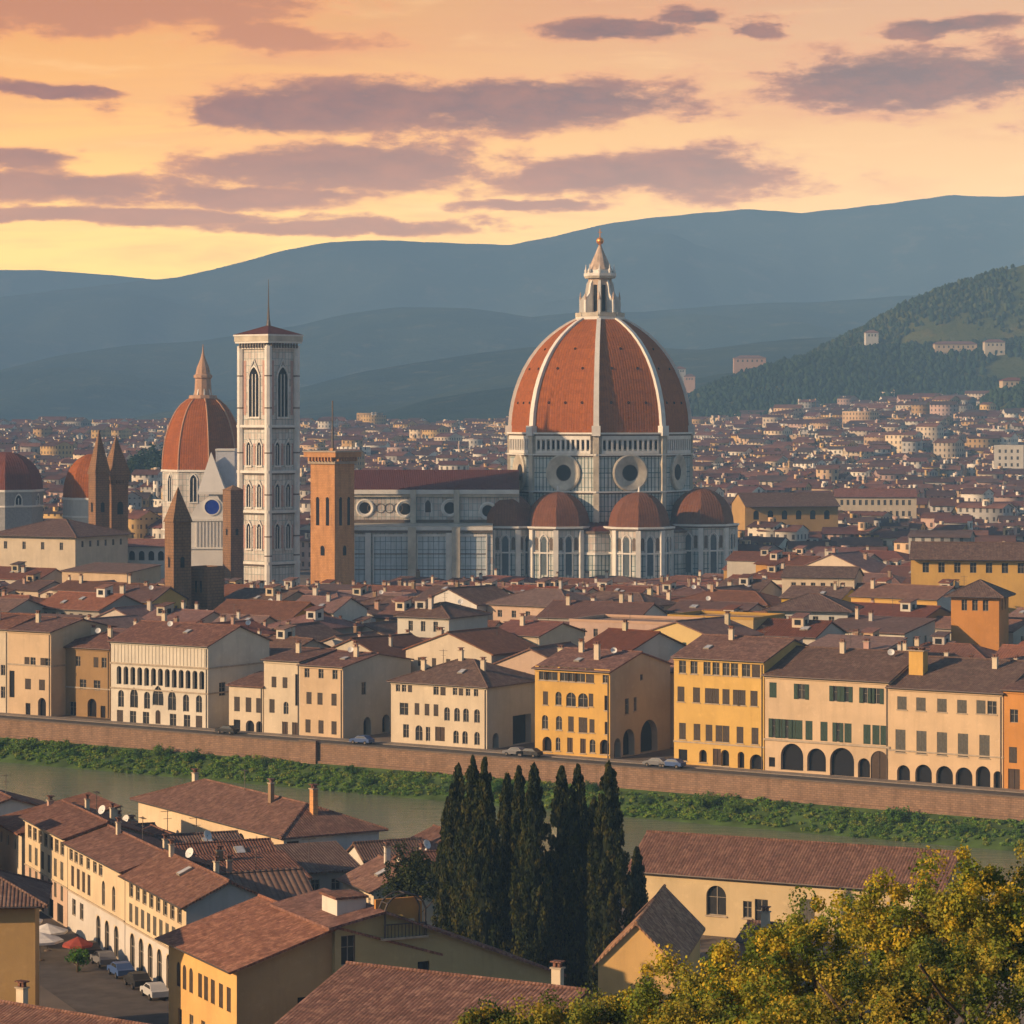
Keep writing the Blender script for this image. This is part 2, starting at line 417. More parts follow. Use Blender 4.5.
GROUND = simple('dusty_ground', (.17, .135, .105), noise=.25, sc_=.05)
GRASS = None
def _water(t, b):
    tc = t.node('ShaderNodeTexCoord')
    n = t.noise(t.scale(tc.outputs['Object'], (.25, 1, 1)), .8, 4, .6); n2 = t.noise(tc.outputs['Object'], .03, 3)
    t.put(b.inputs['Base Color'], t.mix(n2, (.15, .175, .105), (.18, .195, .12)))
    b.inputs['Roughness'].default_value = .13; b.inputs['IOR'].default_value = 1.33; b.inputs['Specular IOR Level'].default_value = .5
    bump(t, b, n, .55, .35)
WATER = material('river_water_surface', _water)

xs = np.concatenate([np.linspace(-2900, -440, 26), np.linspace(-420, 420, 57), np.linspace(440, 2900, 26)])
V = []; rows = []
offs_ch = [(-88, 0.0), (-87.5, -7.5), (-12, -7.5), (-9, -5.35), (-2.0, -2.9), (-.5, -2.4), (-.25, -2.4), (0.25, -.02)]
far_k = np.linspace(0, 1, 60) ** 1.6
near_k = np.linspace(0, 1, 40)
for x in xs:
    yw = wallY(x); col = []
    for k in near_k[:-1]:
        y = -90 + (yw - 89 + 90) * k; col.append((x, y, ground_z(x, y) - .02))
    for o, z in offs_ch: col.append((x, yw + o * 1.2065, z))
    for k in far_k[1:]:
        y = yw + .4 + (4200 - yw) * k; col.append((x, y, ground_z(x, y) - .02))
    rows.append(col)
nc = len(rows[0]); V = np.array(rows).reshape(-1, 3)
Q = np.array([(i * nc + j, (i + 1) * nc + j, (i + 1) * nc + j + 1, i * nc + j + 1) for i in range(len(xs) - 1) for j in range(nc - 1)])
tag(link('ground', fast_mesh('ground', V, Q, GROUND)), kind='structure')
rows = []
for x in xs:
    yw = wallY(x); rows.append([(x, yw + o * 1.2065, -5.5) for o in (-87.8, -60, -35, -8)])
V = np.array(rows).reshape(-1, 3)
Q = np.array([(i * 4 + j, (i + 1) * 4 + j, (i + 1) * 4 + j + 1, i * 4 + j + 1) for i in range(len(xs) - 1) for j in range(3)])
BANKG = simple('bank_turf', (.065, .11, .022), 1, noise=.3, sc_=.35)
rowsb = []
for x in xs:
    yw = wallY(x); rowsb.append([(x, yw - 9.4 * 1.2065, -5.53), (x, yw - 9.0 * 1.2065, -5.3), (x, yw - 2.0 * 1.2065, -2.84), (x, yw - .76 * 1.2065, -2.4)])
VB = np.array(rowsb).reshape(-1, 3)
tag(link('grassy_bank', fast_mesh('grassy_bank', VB, Q, BANKG)), kind='structure')
tag(link('river_water', fast_mesh('river_water', V, Q, WATER)), kind='structure')

# ------------------------------------------------------------------ hills
def hill_mat(name, c1, c2, c3, s):
    def fn(t, b):
        g = t.node('ShaderNodeNewGeometry').outputs['Position']
        n = t.noise(g, s, 6, .65); n2 = t.noise(g, s * 6, 4, .7)
        c = t.mix(t.mapr(n, .40, .6), c1, c2); c = t.mix(t.mapr(n2, .56, .66, 0, .55), c, c3)
        t.put(b.inputs['Base Color'], c); b.inputs['Roughness'].default_value = 1
        b.inputs['Specular IOR Level'].default_value = 0
        bump(t, b, n2, .6, 12)
    return material(name, fn)
HM_FAR = hill_mat('far_wooded_ridge', (.020, .038, .036), (.05, .065, .05), (.12, .11, .08), .0016)
HM_MID = hill_mat('mid_wooded_hills', (.014, .030, .026), (.042, .058, .036), (.13, .12, .07), .003)
HM_GREEN = hill_mat('green_hillside', (.026, .048, .018), (.095, .095, .026), (.15, .11, .04), .0045)  # warm yellow second tone paints evening sunlight into the slope colour
def hill(name, crest, yc, y0, y2, mat, z0=30, rough=.06, seed=1, nx=150, ny=30):
    rr = np.random.RandomState(seed); ph = rr.rand(8) * 6.28
    pxs = np.linspace(crest[0][0], crest[-1][0], nx); cp = np.array(crest, float)
    V = []
    for px in pxs:
        pyc = np.interp(px, cp[:, 0], cp[:, 1])
        for j in range(ny):
            if j < ny * 2 // 3: w_ = j / (ny * 2 // 3 - 1); Y = y0 + (yc - y0) * w_; pr = smooth(w_) * .55 + w_ * .45
            else: w_ = (j - ny * 2 // 3 + 1) / (ny - ny * 2 // 3); Y = yc + (y2 - yc) * w_; pr = 1 - smooth(w_)
            zc = ZY(pyc, yc)
            X = (px - 512) / F * yc * (1 + (Y / yc - 1) * .55)
            r = sum(math.sin(X * f * .004 + ph[i] + math.sin(Y * f * .003 + ph[i + 3]) * 1.2) / f for i, f in enumerate((1., 2.1, 4.3, 8.7)))
            r2 = math.sin(X * .05 + ph[1]) * .1 + math.sin(X * .13 + ph[2]) * .05
            e = 4 * pr * (1 - pr)
            V.append((X, Y, z0 + (zc - z0) * (pr + rough * r * e) + (zc - z0) * rough * r2 * .12 - (6 if j in (0, ny - 1) else 0)))
    Q = np.array([(i * ny + j, (i + 1) * ny + j, (i + 1) * ny + j + 1, i * ny + j + 1) for i in range(nx - 1) for j in range(ny - 1)])
    me = fast_mesh(name, np.array(V), Q, mat); me.polygons.foreach_set('use_smooth', [True] * len(me.polygons))
    o = link(name, me); tag(o, kind='structure')
    return o
hill('far_hills', [(-420, 262), (0, 270), (40, 270), (110, 275), (180, 282), (260, 290), (420, 320)], 10200, 9600, 10600, HM_FAR, seed=2, rough=.03)
hill('mountain_ridge', [(-420, 320), (-100, 305), (0, 297), (60, 290), (130, 282), (180, 277), (235, 264), (285, 250), (330, 242), (380, 240), (450, 243), (510, 245), (560, 235), (600, 225), (640, 219), (700, 213), (750, 209), (800, 213), (850, 208), (900, 202), (950, 195), (1000, 197), (1100, 190), (1300, 200), (1450, 220)], 8900, 7000, 9500, HM_FAR, seed=5, rough=.10, nx=220)
hill('middle_hills', [(-420, 400), (-100, 385), (0, 370), (60, 355), (130, 345), (200, 341), (300, 325), (350, 313), (400, 307), (470, 308), (530, 317), (580, 312), (640, 312), (700, 307), (760, 303), (820, 302), (900, 296), (1100, 285), (1400, 290)], 6600, 5000, 7200, HM_MID, seed=9, rough=.11, nx=200)
hill('near_hills', [(-420, 432), (60, 424), (120, 420), (200, 405), (300, 388), (360, 372), (420, 362), (480, 353), (530, 347), (600, 344), (700, 350), (760, 342), (820, 338), (860, 335), (1000, 330), (1300, 330)], 4800, 3600, 5300, HM_MID, seed=12, rough=.14, nx=200)
hill('low_hills', [(300, 432), (380, 414), (430, 399), (480, 391), (520, 386), (600, 384), (660, 386), (720, 374), (780, 368), (830, 362), (900, 358), (1100, 350)], 3700, 3100, 4100, hill_mat('blue_wooded_hill', (.015, .030, .024), (.030, .048, .03), (.07, .07, .045), .004), seed=21, rough=.13)
hill('green_hill', [(770, 395), (800, 362), (830, 345), (862, 330), (900, 308), (940, 290), (980, 278), (1024, 265), (1150, 235), (1350, 240), (1500, 300)], 3150, 2850, 3700, HM_GREEN, seed=31, rough=.13)
# ------------------------------------------------------------------ air
hz = MB(); hz.box(-3900, 3900, -110, 10900, -10, 790, simple('unused_air_surface', (1, 1, 1)))
hm = bpy.data.materials.new('evening_air'); hm.use_nodes = True; ht = NT(hm.node_tree); ht.n.clear()
pv = ht.node('ShaderNodeVolumePrincipled'); pv.inputs['Color'].default_value = (.33, .61, 1.0, 1); pv.inputs['Density'].default_value = 1.5e-4
pv.inputs['Anisotropy'].default_value = -0.35
ho = ht.node('ShaderNodeOutputMaterial'); ht.l.new(pv.outputs[0], ho.inputs['Volume'])
me = hz.mesh('haze'); me.materials.clear(); me.materials.append(hm)
tag(link('haze', me), kind='stuff')
# ------------------------------------------------------------------ building kit
def face_tf(face, Wd, D):
    if face == 'F': return lambda u, d, z: (u, d, z)
    if face == 'R': return lambda u, d, z: (Wd - d, u, z)
    if face == 'L': return lambda u, d, z: (d, D - u, z)
    return lambda u, d, z: (Wd - u, D - d, z)
FROT = {'F': 0, 'R': math.pi / 2, 'L': -math.pi / 2, 'B': math.pi}

def arc_pts(u, w_, zs, kind, n=7):
    """outline of an arch head from left spring to right spring"""
    if kind == 'point':
        out = []
        for i in range(n + 1):
            a = math.pi - (math.pi / 3) * i / n; out.append((u + w_ / 2 + w_ * math.cos(a), zs + w_ * math.sin(a)))
        for i in range(1, n + 1):
            a = (math.pi / 3) * (1 - i / n); out.append((u - w_ / 2 + w_ * math.cos(a), zs + w_ * math.sin(a)))
        return out
    return [(u - w_ / 2 * math.cos(math.pi * i / (2 * n)), zs + w_ / 2 * math.sin(math.pi * i / (2 * n))) for i in range(2 * n + 1)]

def panel(mb, tf, L, z0, z1, holes, m, rev=None, low=None):
    """a wall face with real openings: holes are dicts u,z,w,h,kind,depth"""
    rev = rev or m
    us = sorted({0., L} | {round(h['u'] - h['w'] / 2, 3) for h in holes} | {round(h['u'] + h['w'] / 2, 3) for h in holes})
    zs = sorted({z0, z1} | ({low[0]} if low else set()) | {round(h['z'], 3) for h in holes} | {round(h['z'] + h['h'], 3) for h in holes})
    for i in range(len(us) - 1):
        j = 0
        while j < len(zs) - 1:
            def solid(j):
                cu, cz = (us[i] + us[i + 1]) / 2, (zs[j] + zs[j + 1]) / 2
                return not any(abs(cu - h['u']) < h['w'] / 2 and h['z'] < cz < h['z'] + h['h'] for h in holes)
            if not solid(j): j += 1; continue
            k = j
            while k + 1 < len(zs) - 1 and solid(k + 1) and not (low and zs[k + 1] == low[0]): k += 1
            mb.poly([tf(us[i], 0, zs[j]), tf(us[i + 1], 0, zs[j]), tf(us[i + 1], 0, zs[k + 1]), tf(us[i], 0, zs[k + 1])], low[1] if low and zs[j] < low[0] - .001 else m)
            j = k + 1
    for h in holes:
        a, b, c, d, dp = h['u'] - h['w'] / 2, h['u'] + h['w'] / 2, h['z'], h['z'] + h['h'], h.get('depth', .25)
        kind = h.get('kind', 'rect')
        mb.poly([tf(a, 0, c), tf(b, 0, c), tf(b, dp, c), tf(a, dp, c)], rev)
        zt = d
        if kind != 'rect':
            hh = h['w'] * .866 if kind == 'point' else h['w'] / 2
            zt = d - hh; pts = arc_pts(h['u'], h['w'], zt, kind)
            for q in range(len(pts) - 1):
                (u1, v1), (u2, v2) = pts[q], pts[q + 1]
                mb.poly([tf(u1, 0, v1), tf(u2, 0, v2), tf(u2, dp, v2), tf(u1, dp, v1)], rev)
                mb.poly([tf(u1, 0, v1), tf(u2, 0, v2), tf(u2, 0, d), tf(u1, 0, d)], m)
        else: mb.poly([tf(a, 0, d), tf(a, dp, d), tf(b, dp, d), tf(b, 0, d)], rev)
        mb.poly([tf(a, 0, c), tf(a, dp, c), tf(a, dp, zt), tf(a, 0, zt)], rev)
        mb.poly([tf(b, 0, c), tf(b, 0, zt), tf(b, dp, zt), tf(b, dp, c)], rev)

WM = {}
def win_mesh(w_, h, style, d=.2):
    key = ('w', round(w_, 2), round(h, 2), style, d)
    if key in WM: return WM[key]
    mb = MB(); x = w_ / 2
    if style in ('dark', 'arch'):
        mb.poly([(-x, d, 0), (x, d, 0), (x, d, h), (-x, d, h)], DARK)
    elif style == 'door':
        mb.box(-x, x, d - .06, d, 0, h, FRAMED); mb.box(-.03, .03, d - .1, d - .05, 0, h, DARK)
    else:
        fm = FRAMEW if style != 'dwood' else FRAMED
        mb.poly([(-x, d, 0), (x, d, 0), (x, d, h), (-x, d, h)], GLASS)
        for a, b in ((-x, -x + .07), (x - .07, x), (-.04, .04)): mb.box(a, b, d - .07, d - .005, 0, h, fm)
        for a, b in ((0, .08), (h - .08, h), (h * .6, h * .6 + .05)):
            mb.box(-x + .07, -.04, d - .065, d - .006, a, b, fm); mb.box(.04, x - .07, d - .065, d - .006, a, b, fm)
    WM[key] = mb.mesh('window'); return WM[key]
def sh_mesh(w_, h, m, kind='rect'):
    key = ('s', round(w_, 2), round(h, 2), m.name, kind)
    if key in WM: return WM[key]
    mb = MB(); mb.box(0, w_, -.07, -.025, 0, h, m)
    mb.box(.05, w_ - .05, -.085, -.07, h * .48, h * .52, m)
    WM[key] = mb.mesh('shutter'); return WM[key]
def sill_mesh(w_):
    key = ('l', round(w_, 2))
    if key in WM: return WM[key]
    mb = MB(); mb.box(-w_ / 2 - .12, w_ / 2 + .12, -.14, .02, -.14, -.002, STONE)
    WM[key] = mb.mesh('sill'); return WM[key]

def put_window(root, tf, face, h, shm=None, sill=False):
    """a window part in its opening; open or closed shutters and the sill are its sub-parts"""
    st_ = h.get('style', 'glass')
    nm = {'door': 'door', 'arch': 'arch_opening'}.get(st_, 'window')
    dp = h.get('depth', .25)
    o = link(nm, win_mesh(h['w'], h['h'], st_, round(dp - .03, 2)), root, tf(h['u'], 0, h['z']), FROT[face])
    sm = shm or SH_BROWN
    if st_ == 'closed' or h.get('sh') == 'closed':
        me = sh_mesh(h['w'] / 2 - .02, h['h'] - .04, sm)
        link('shutter', me, o, (-h['w'] / 2 + .01, .12, .02)); link('shutter', me, o, (.01, .12, .02))
    elif h.get('sh') == 'open':
        me = sh_mesh(h['w'] / 2, h['h'], sm)
        link('shutter', me, o, (-h['w'] - .02, 0, 0)); link('shutter', me, o, (h['w'] / 2 + .02, 0, 0))
    elif h.get('sh') == 'half':
        me = sh_mesh(h['w'] / 2, h['h'], sm)
        link('shutter', me, o, (h['w'] / 2 + .02, 0, 0)); link('shutter', me, o, (-h['w'] / 2 + .01, .12, 0))
    if sill: link('sill', sill_mesh(h['w']), o)
    return o

def solid_roof(mb, polys, t, mt, mu):
    """tiled planes with a real thickness: tops, soffits and fascia"""
    edges = {}
    for p in polys:
        n = len(p)
        for i in range(n):
            a, b = tuple(round(c, 3) for c in p[i]), tuple(round(c, 3) for c in p[(i + 1) % n])
            edges[(a, b)] = (p[i], p[(i + 1) % n])
    for p in polys:
        mb.poly([(x, y, z + t) for x, y, z in p], mt)
        mb.poly([(x, y, z) for x, y, z in reversed(p)], mu)
    for (a, b), (pa, pb) in edges.items():
        if (b, a) not in edges:
            mb.poly([pa, pb, (pb[0], pb[1], pb[2] + t), (pa[0], pa[1], pa[2] + t)], mt)

def roof_polys(kind, Wd, D, h, rise, ov, ovs):
    if kind == 'gable':            # ridge along x
        k = rise / (D / 2); e = h - ov * k; r = h + rise
        return [[(-ovs, -ov, e), (Wd + ovs, -ov, e), (Wd + ovs, D / 2, r), (-ovs, D / 2, r)],
                [(Wd + ovs, D + ov, e), (-ovs, D + ov, e), (-ovs, D / 2, r), (Wd + ovs, D / 2, r)]]
    if kind == 'gabley':
        k = rise / (Wd / 2); e = h - ov * k; r = h + rise
        return [[(-ov, D + ovs, e), (-ov, -ovs, e), (Wd / 2, -ovs, r), (Wd / 2, D + ovs, r)],
                [(Wd + ov, -ovs, e), (Wd + ov, D + ovs, e), (Wd / 2, D + ovs, r), (Wd / 2, -ovs, r)]]
    if kind == 'hip':
        s = min(Wd, D) / 2; k = rise / s; e = h - ov * k; r = h + rise
        A, B, C_, D_ = (-ov, -ov, e), (Wd + ov, -ov, e), (Wd + ov, D + ov, e), (-ov, D + ov, e)
        if Wd >= D: p, q = (s, D / 2, r), (Wd - s + .01, D / 2, r)
        else: p, q = (Wd / 2, s, r), (Wd / 2, D - s + .01, r)
        if Wd >= D: return [[A, B, q, p], [B, C_, q], [C_, D_, p, q], [D_, A, p]]
        return [[A, B, p], [B, C_, q, p], [C_, D_, q], [D_, A, p, q]]
    if kind == 'shed':
        k = rise / D; return [[(-ovs, -ov, h - ov * k), (Wd + ovs, -ov, h - ov * k), (Wd + ovs, D + ov * .5, h + rise + ov * .5 * k), (-ovs, D + ov * .5, h + rise + ov * .5 * k)]]
    return []

def make_chimney(roof, x, y, z, s=.8, hgt=1.6, m=None):
    mb = MB(); m = m or PL['cream']
    mb.box(-s / 2, s / 2, -s * .35, s * .35, -1.2, hgt, m)
    mb.box(-s * .62, s * .62, -s * .47, s * .47, hgt, hgt + .12, STONE)
    mb.box(-s * .4, -s * .12, -s * .2, s * .2, hgt + .12, hgt + .5, T_NEAR); mb.box(s * .12, s * .4, -s * .2, s * .2, hgt + .12, hgt + .5, T_NEAR)
    mb.box(-s * .6, s * .6, -s * .45, s * .45, hgt + .5, hgt + .6, T_NEAR)
    return link('chimney', mb.mesh('chimney'), roof, (x, y, z))
def make_antenna(roof, x, y, z, h=2.6):
    mb = MB(); mb.tube([(0, 0, -.3), (0, 0, h)], .045, IRON, 5)
    mb.tube([(-.8, 0, h - .2), (.8, 0, h - .2)], .03, IRON, 4)
    for k in range(5): mb.tube([(-.7 + k * .35, -.35 + k * .03, h - .2), (-.7 + k * .35, .35 - k * .03, h - .2)], .022, IRON, 4)
    mb.tube([(-.5, 0, h * .6), (.5, 0, h * .6)], .03, IRON, 4)
    return link('antenna', mb.mesh('antenna'), roof, (x, y, z))
DISHW = simple('dish_white', (.7, .69, .66), .5)
def make_dish(roof, x, y, z, r=.55):
    mb = MB(); M = Matrix.Rotation(math.radians(62), 4, 'X') @ Matrix.Rotation(.4, 4, 'Y')
    mb.lathe([(.02, -.13), (r * .5, -.09), (r, .04), (r * .97, .06), (r * .45, -.05), (.02, -.1)], 12, DISHW, M=Matrix.Translation((0, 0, .9)) @ M)
    mb.tube([(0, .05, -.5), (0, .05, .85)], .05, IRON, 5)
    return link('satellite_dish', mb.mesh('satellite_dish'), roof, (x, y, z))
def make_skylight(roof, x, y, z, slope, w_=1.1, l=1.5):
    mb = MB(); M = Matrix.Rotation(slope, 4, 'X')
    mb.box(-w_ / 2, w_ / 2, -l / 2, l / 2, 0, .22, FRAMEW, M); mb.box(-w_ / 2 + .1, w_ / 2 - .1, -l / 2 + .1, l / 2 - .1, .22, .235, SKYL, M)
    return link('skylight', mb.mesh('skylight'), roof, (x, y, z))
def make_dormer(roof, x, y, z, m, w_=2.4, d=2.6, h=1.9):
    mb = MB(); mb.box(-w_ / 2, w_ / 2, -d / 2, d / 2, -1.5, h, m); mb.box(-w_ * .28, w_ * .28, -d / 2 - .03, -d / 2 - .004, .45, 1.45, DARK)
    mb.box(w_ / 2 + .004, w_ / 2 + .03, -d * .2, d * .2, .45, 1.45, DARK)
    solid_roof(mb, [[(-w_ / 2 - .3, -d / 2 - .35, h - .05), (w_ / 2 + .3, -d / 2 - .35, h - .05), (w_ / 2 + .3, d / 2 + .3, h + .6), (-w_ / 2 - .3, d / 2 + .3, h + .6)]], .15, T_MID, WOODU)
    mb.poly([(-w_ / 2, d / 2, h), (-w_ / 2, -d / 2, h), (-w_ / 2, d / 2, h + .5)], m); mb.poly([(w_ / 2, -d / 2, h), (w_ / 2, d / 2, h), (w_ / 2, d / 2, h + .5)], m)
    return link('dormer', mb.mesh('dormer'), roof, (x, y, z))
SKYL = simple('pale_skylight_glass', (.45, .46, .48), .25)

def roof_z(kind, Wd, D, h, rise, x, y):
    if kind == 'gable': return h + rise * (1 - abs(y - D / 2) / (D / 2))
    if kind == 'gabley': return h + rise * (1 - abs(x - Wd / 2) / (Wd / 2))
    if kind == 'hip': s = min(Wd, D) / 2; return h + rise * min(1, min(x, y, Wd - x, D - y) / s)
    if kind == 'shed': return h + rise * y / D
    return h

def building(name, label, cat, loc, rz, Wd, D, h, wall, roof='gable', rise=None, tile=None, holes=None, shm=None, sill=False,
             group=None, ov=.55, ovs=.35, zb=-1.5, chim=(), ants=(), dishes=(), lights=(), band=(), side_wall=None, t=.22, winparts=True, cornice=True, gutter=True, low=None, dorm=()):
    root = empty(name, loc, rz, label, cat, group)
    rise = rise if rise is not None else min(Wd, D) / 2 * .34
    tile = tile or T_NEAR; holes = holes or {}
    mb = MB()
    for f in 'FRLB':
        L = Wd if f in 'FB' else D
        panel(mb, face_tf(f, Wd, D), L, zb, h, holes.get(f, []), (side_wall or wall) if f in 'RL' else wall, low=low)
    sw = side_wall or wall
    if roof == 'gable':
        mb.poly([(Wd, 0, h), (Wd, D, h), (Wd, D / 2, h + rise)], sw); mb.poly([(0, D, h), (0, 0, h), (0, D / 2, h + rise)], sw)
    elif roof == 'gabley':
        mb.poly([(0, 0, h), (Wd, 0, h), (Wd / 2, 0, h + rise)], wall); mb.poly([(Wd, D, h), (0, D, h), (Wd / 2, D, h + rise)], wall)
    elif roof == 'shed':
        mb.poly([(Wd, 0, h), (Wd, D, h), (Wd, D, h + rise)], sw); mb.poly([(0, D, h), (0, 0, h), (0, D, h + rise)], sw)
        mb.poly([(Wd, D, h), (0, D, h), (0, D, h + rise), (Wd, D, h + rise)], wall)
    w_ = mb.build('wall', root)
    for z, th, pr in band:      # string courses
        bb = MB(); bb.box(-pr, Wd + pr, -pr, -.003, z, z + th, STONE); bb.box(Wd + .003, Wd + pr, -.003, D, z, z + th, STONE)
        bb.build('string_course', root)
    rb = MB()
    if roof == 'flat':
        rb.box(.25, Wd - .25, .25, D - .25, h - .35, h - .2, simple('roof_terrace_paving', (.3, .2, .15)))
        for a in ((-.08, Wd + .08, -.08, .25), (-.08, Wd + .08, D - .25, D + .08), (-.08, .25, .25, D - .25), (Wd - .25, Wd + .08, .25, D - .25)):
            rb.box(a[0], a[1], a[2], a[3], h - .003, h + .5, wall)
    else:
        ps = roof_polys(roof, Wd, D, h, rise, ov, ovs); solid_roof(rb, ps, t, tile, WOODU)
        if roof == 'gable': rb.tube([(-ovs, D / 2, h + rise + t), (Wd + ovs, D / 2, h + rise + t)], .17, tile, 6)
        if roof == 'gabley': rb.tube([(Wd / 2, -ovs, h + rise + t), (Wd / 2, D + ovs, h + rise + t)], .17, tile, 6)
        if roof == 'hip':
            for p in ps:
                pass
            s = min(Wd, D) / 2; k = rise / s; e = h - ov * k + t; r = h + rise + t
            a, b = ((s, D / 2, r), (Wd - s, D / 2, r)) if Wd >= D else ((Wd / 2, s, r), (Wd / 2, D - s, r))
            c4 = [(-ov, -ov, e), (Wd + ov, -ov, e), (Wd + ov, D + ov, e), (-ov, D + ov, e)]
            rb.tube([a, b], .16, tile, 5)
            for cc, q in zip(c4, (a, b, b, a) if Wd >= D else (a, a, b, b)): rb.tube([cc, q], .14, tile, 5)
    ro = rb.build('roof', root)
    if gutter and roof in ('gable', 'hip'):
        k = rise / ((D / 2) if roof == 'gable' else min(Wd, D) / 2)
        g = MB(); g.tube([(-ovs, -ov - .08, h - ov * k + .12), (Wd + ovs, -ov - .08, h - ov * k + .12)], .09, IRON, 5)
        g.box(0, Wd, -.22, -.004, h - .45, h - .22, wall); g.build('gutter', root)
    if winparts:
        for f, hs in holes.items():
            tf = face_tf(f, Wd, D)
            for hh in hs: put_window(root, tf, f, hh, shm, sill)
    for c in chim:
        x, y = c[0], c[1]; make_chimney(ro, x, y, roof_z(roof, Wd, D, h, rise, x, y) + t, *c[2:])
    for x, y, m_ in dorm: make_dormer(ro, x, y, roof_z(roof, Wd, D, h, rise, x, y) + t - .4, m_)
    for x, y in ants: make_antenna(ro, x, y, roof_z(roof, Wd, D, h, rise, x, y) + t)
    for x, y in dishes: make_dish(ro, x, y, roof_z(roof, Wd, D, h, rise, x, y) + t)
    for x, y in lights: make_skylight(ro, x, y, roof_z(roof, Wd, D, h, rise, x, y) + t + .02, math.atan(rise / (D / 2)) * (1 if y < D / 2 else -1))
    root['_'] = 1; del root['_']
    return root

PLC = {'cream': (.67, .56, .41), 'white': (.68, .63, .55), 'pale': (.62, .55, .45), 'ochre': (.52, .32, .12), 'yellow': (.66, .40, .11), 'peach': (.64, .47, .30),
       'orange': (.60, .27, .07), 'pink': (.52, .33, .25), 'grey': (.36, .33, .29), 'brown': (.30, .20, .12)}
PLC = {k: tuple(x * .88 for x in v) for k, v in PLC.items()}
PL = {k: plaster('plaster_' + k, v) for k, v in PLC.items()}
PLR = {k: plaster('town_plaster_' + k, v, rand=.5) for k, v in PLC.items()}

# ------------------------------------------------------------------ the embankment wall and street
WALLM = grid_stone('embankment_stone', (.30, .185, .12), (.22, .14, .095), (.16, .105, .075), .8, .32, .04, .5, .95)
ASPH = simple('street_asphalt', (.085, .078, .07), .9, noise=.2, sc_=.3)
PAVE = grid_stone('pavement_slabs', (.30, .25, .20), (.26, .22, .18), (.15, .12, .10), 1.2, .8, .04, .5, .9)
root = empty('embankment_wall', river_p(-60, 0), RZ, 'long brown stone embankment wall along the far side of the river', 'wall')
mb = MB(); mb.box(0, 340, -.35, .35, -5.9, .85, WALLM)
mb.box(0, 340, -.75, -.35, -5.9, -2.0, WALLM)
mb.build('masonry', root)
mb = MB(); mb.box(0, 340, -.5, .5, .85, 1.05, STONED); mb.build('coping', root)
mb = MB(); tt = river_t(312, 0) + 60
mb.box(tt - 1.6, tt + 1.6, -1.1, -.36, -5.8, 1.2, WALLM); mb.box(tt - 1.8, tt + 1.8, -1.3, -.37, 1.2, 1.4, STONED); mb.build('pier', root)
mb = MB(); mb.box(0, 340, .6, 11, -.35, .006, ASPH); o = mb.build('embankment_road', None, loc=river_p(-60, 0), rz=RZ); tag(o, kind='structure')
mb = MB(); mb.box(0, 340, 11.01, 14, -.35, .13, PAVE); o = mb.build('pavement', None, loc=river_p(-60, 0), rz=RZ); tag(o, kind='structure')

# ------------------------------------------------------------------ the row of houses on the embankment
DROW = 14.0
def rowb(name, label, xa, xb, eave, D, wallm, rows, side=(), cat='house', d=DROW, dz=0, **kw):
    ta, tb = river_t(xa, d), river_t(xb, d); Ya = river_p(ta, d).y
    h = ZY(eave, Ya)
    holes = {'F': [], 'R': []}
    for (py, hh, ww, pxs, kind, style, *rest) in rows:
        z = None
        for px in pxs:
            w2, h2, s2, k2 = ww, hh, (rest[0] if rest else None), kind
            if isinstance(px, tuple): px, w2 = px[0], px[1]
            t_ = river_t(px, d)
            if z is None: z = max(0.02, ZY(py, river_p(t_, d).y) - hh / 2)
            st2 = style
            if style == 'glass' and rnd.random() < .22 and k2 == 'rect': st2 = 'closed'
            elif style == 'closed' and rnd.random() < .3: st2 = 'glass'; s2 = 'half' if rnd.random() < .5 and ww < 1.4 and len(pxs) < 7 else s2
            dpth = .7 if style == 'arch' else .25
            holes['F'].append(dict(u=max(w2 / 2 + .15, min(tb - ta - w2 / 2 - .15, t_ - ta)), z=z, w=w2, h=h2, kind=k2, style=st2, sh=s2, depth=dpth))
    for (u, z, w2, h2, kind, style) in side:
        holes['R'].append(dict(u=u, z=z, w=w2, h=h2, kind=kind, style=style, depth=1.2 if style == 'arch' else .25))
    rt = building(name, label, cat, river_p(ta, d), RZ, tb - ta, D, h, wallm, holes=holes, **kw)
    mb = MB(); mb.tube([(tb - ta - .35, -.12, h - .3), (tb - ta - .35, -.12, .1)], .07, IRON, 5); mb.build('drainpipe', rt)
    return rt, ta, tb, h

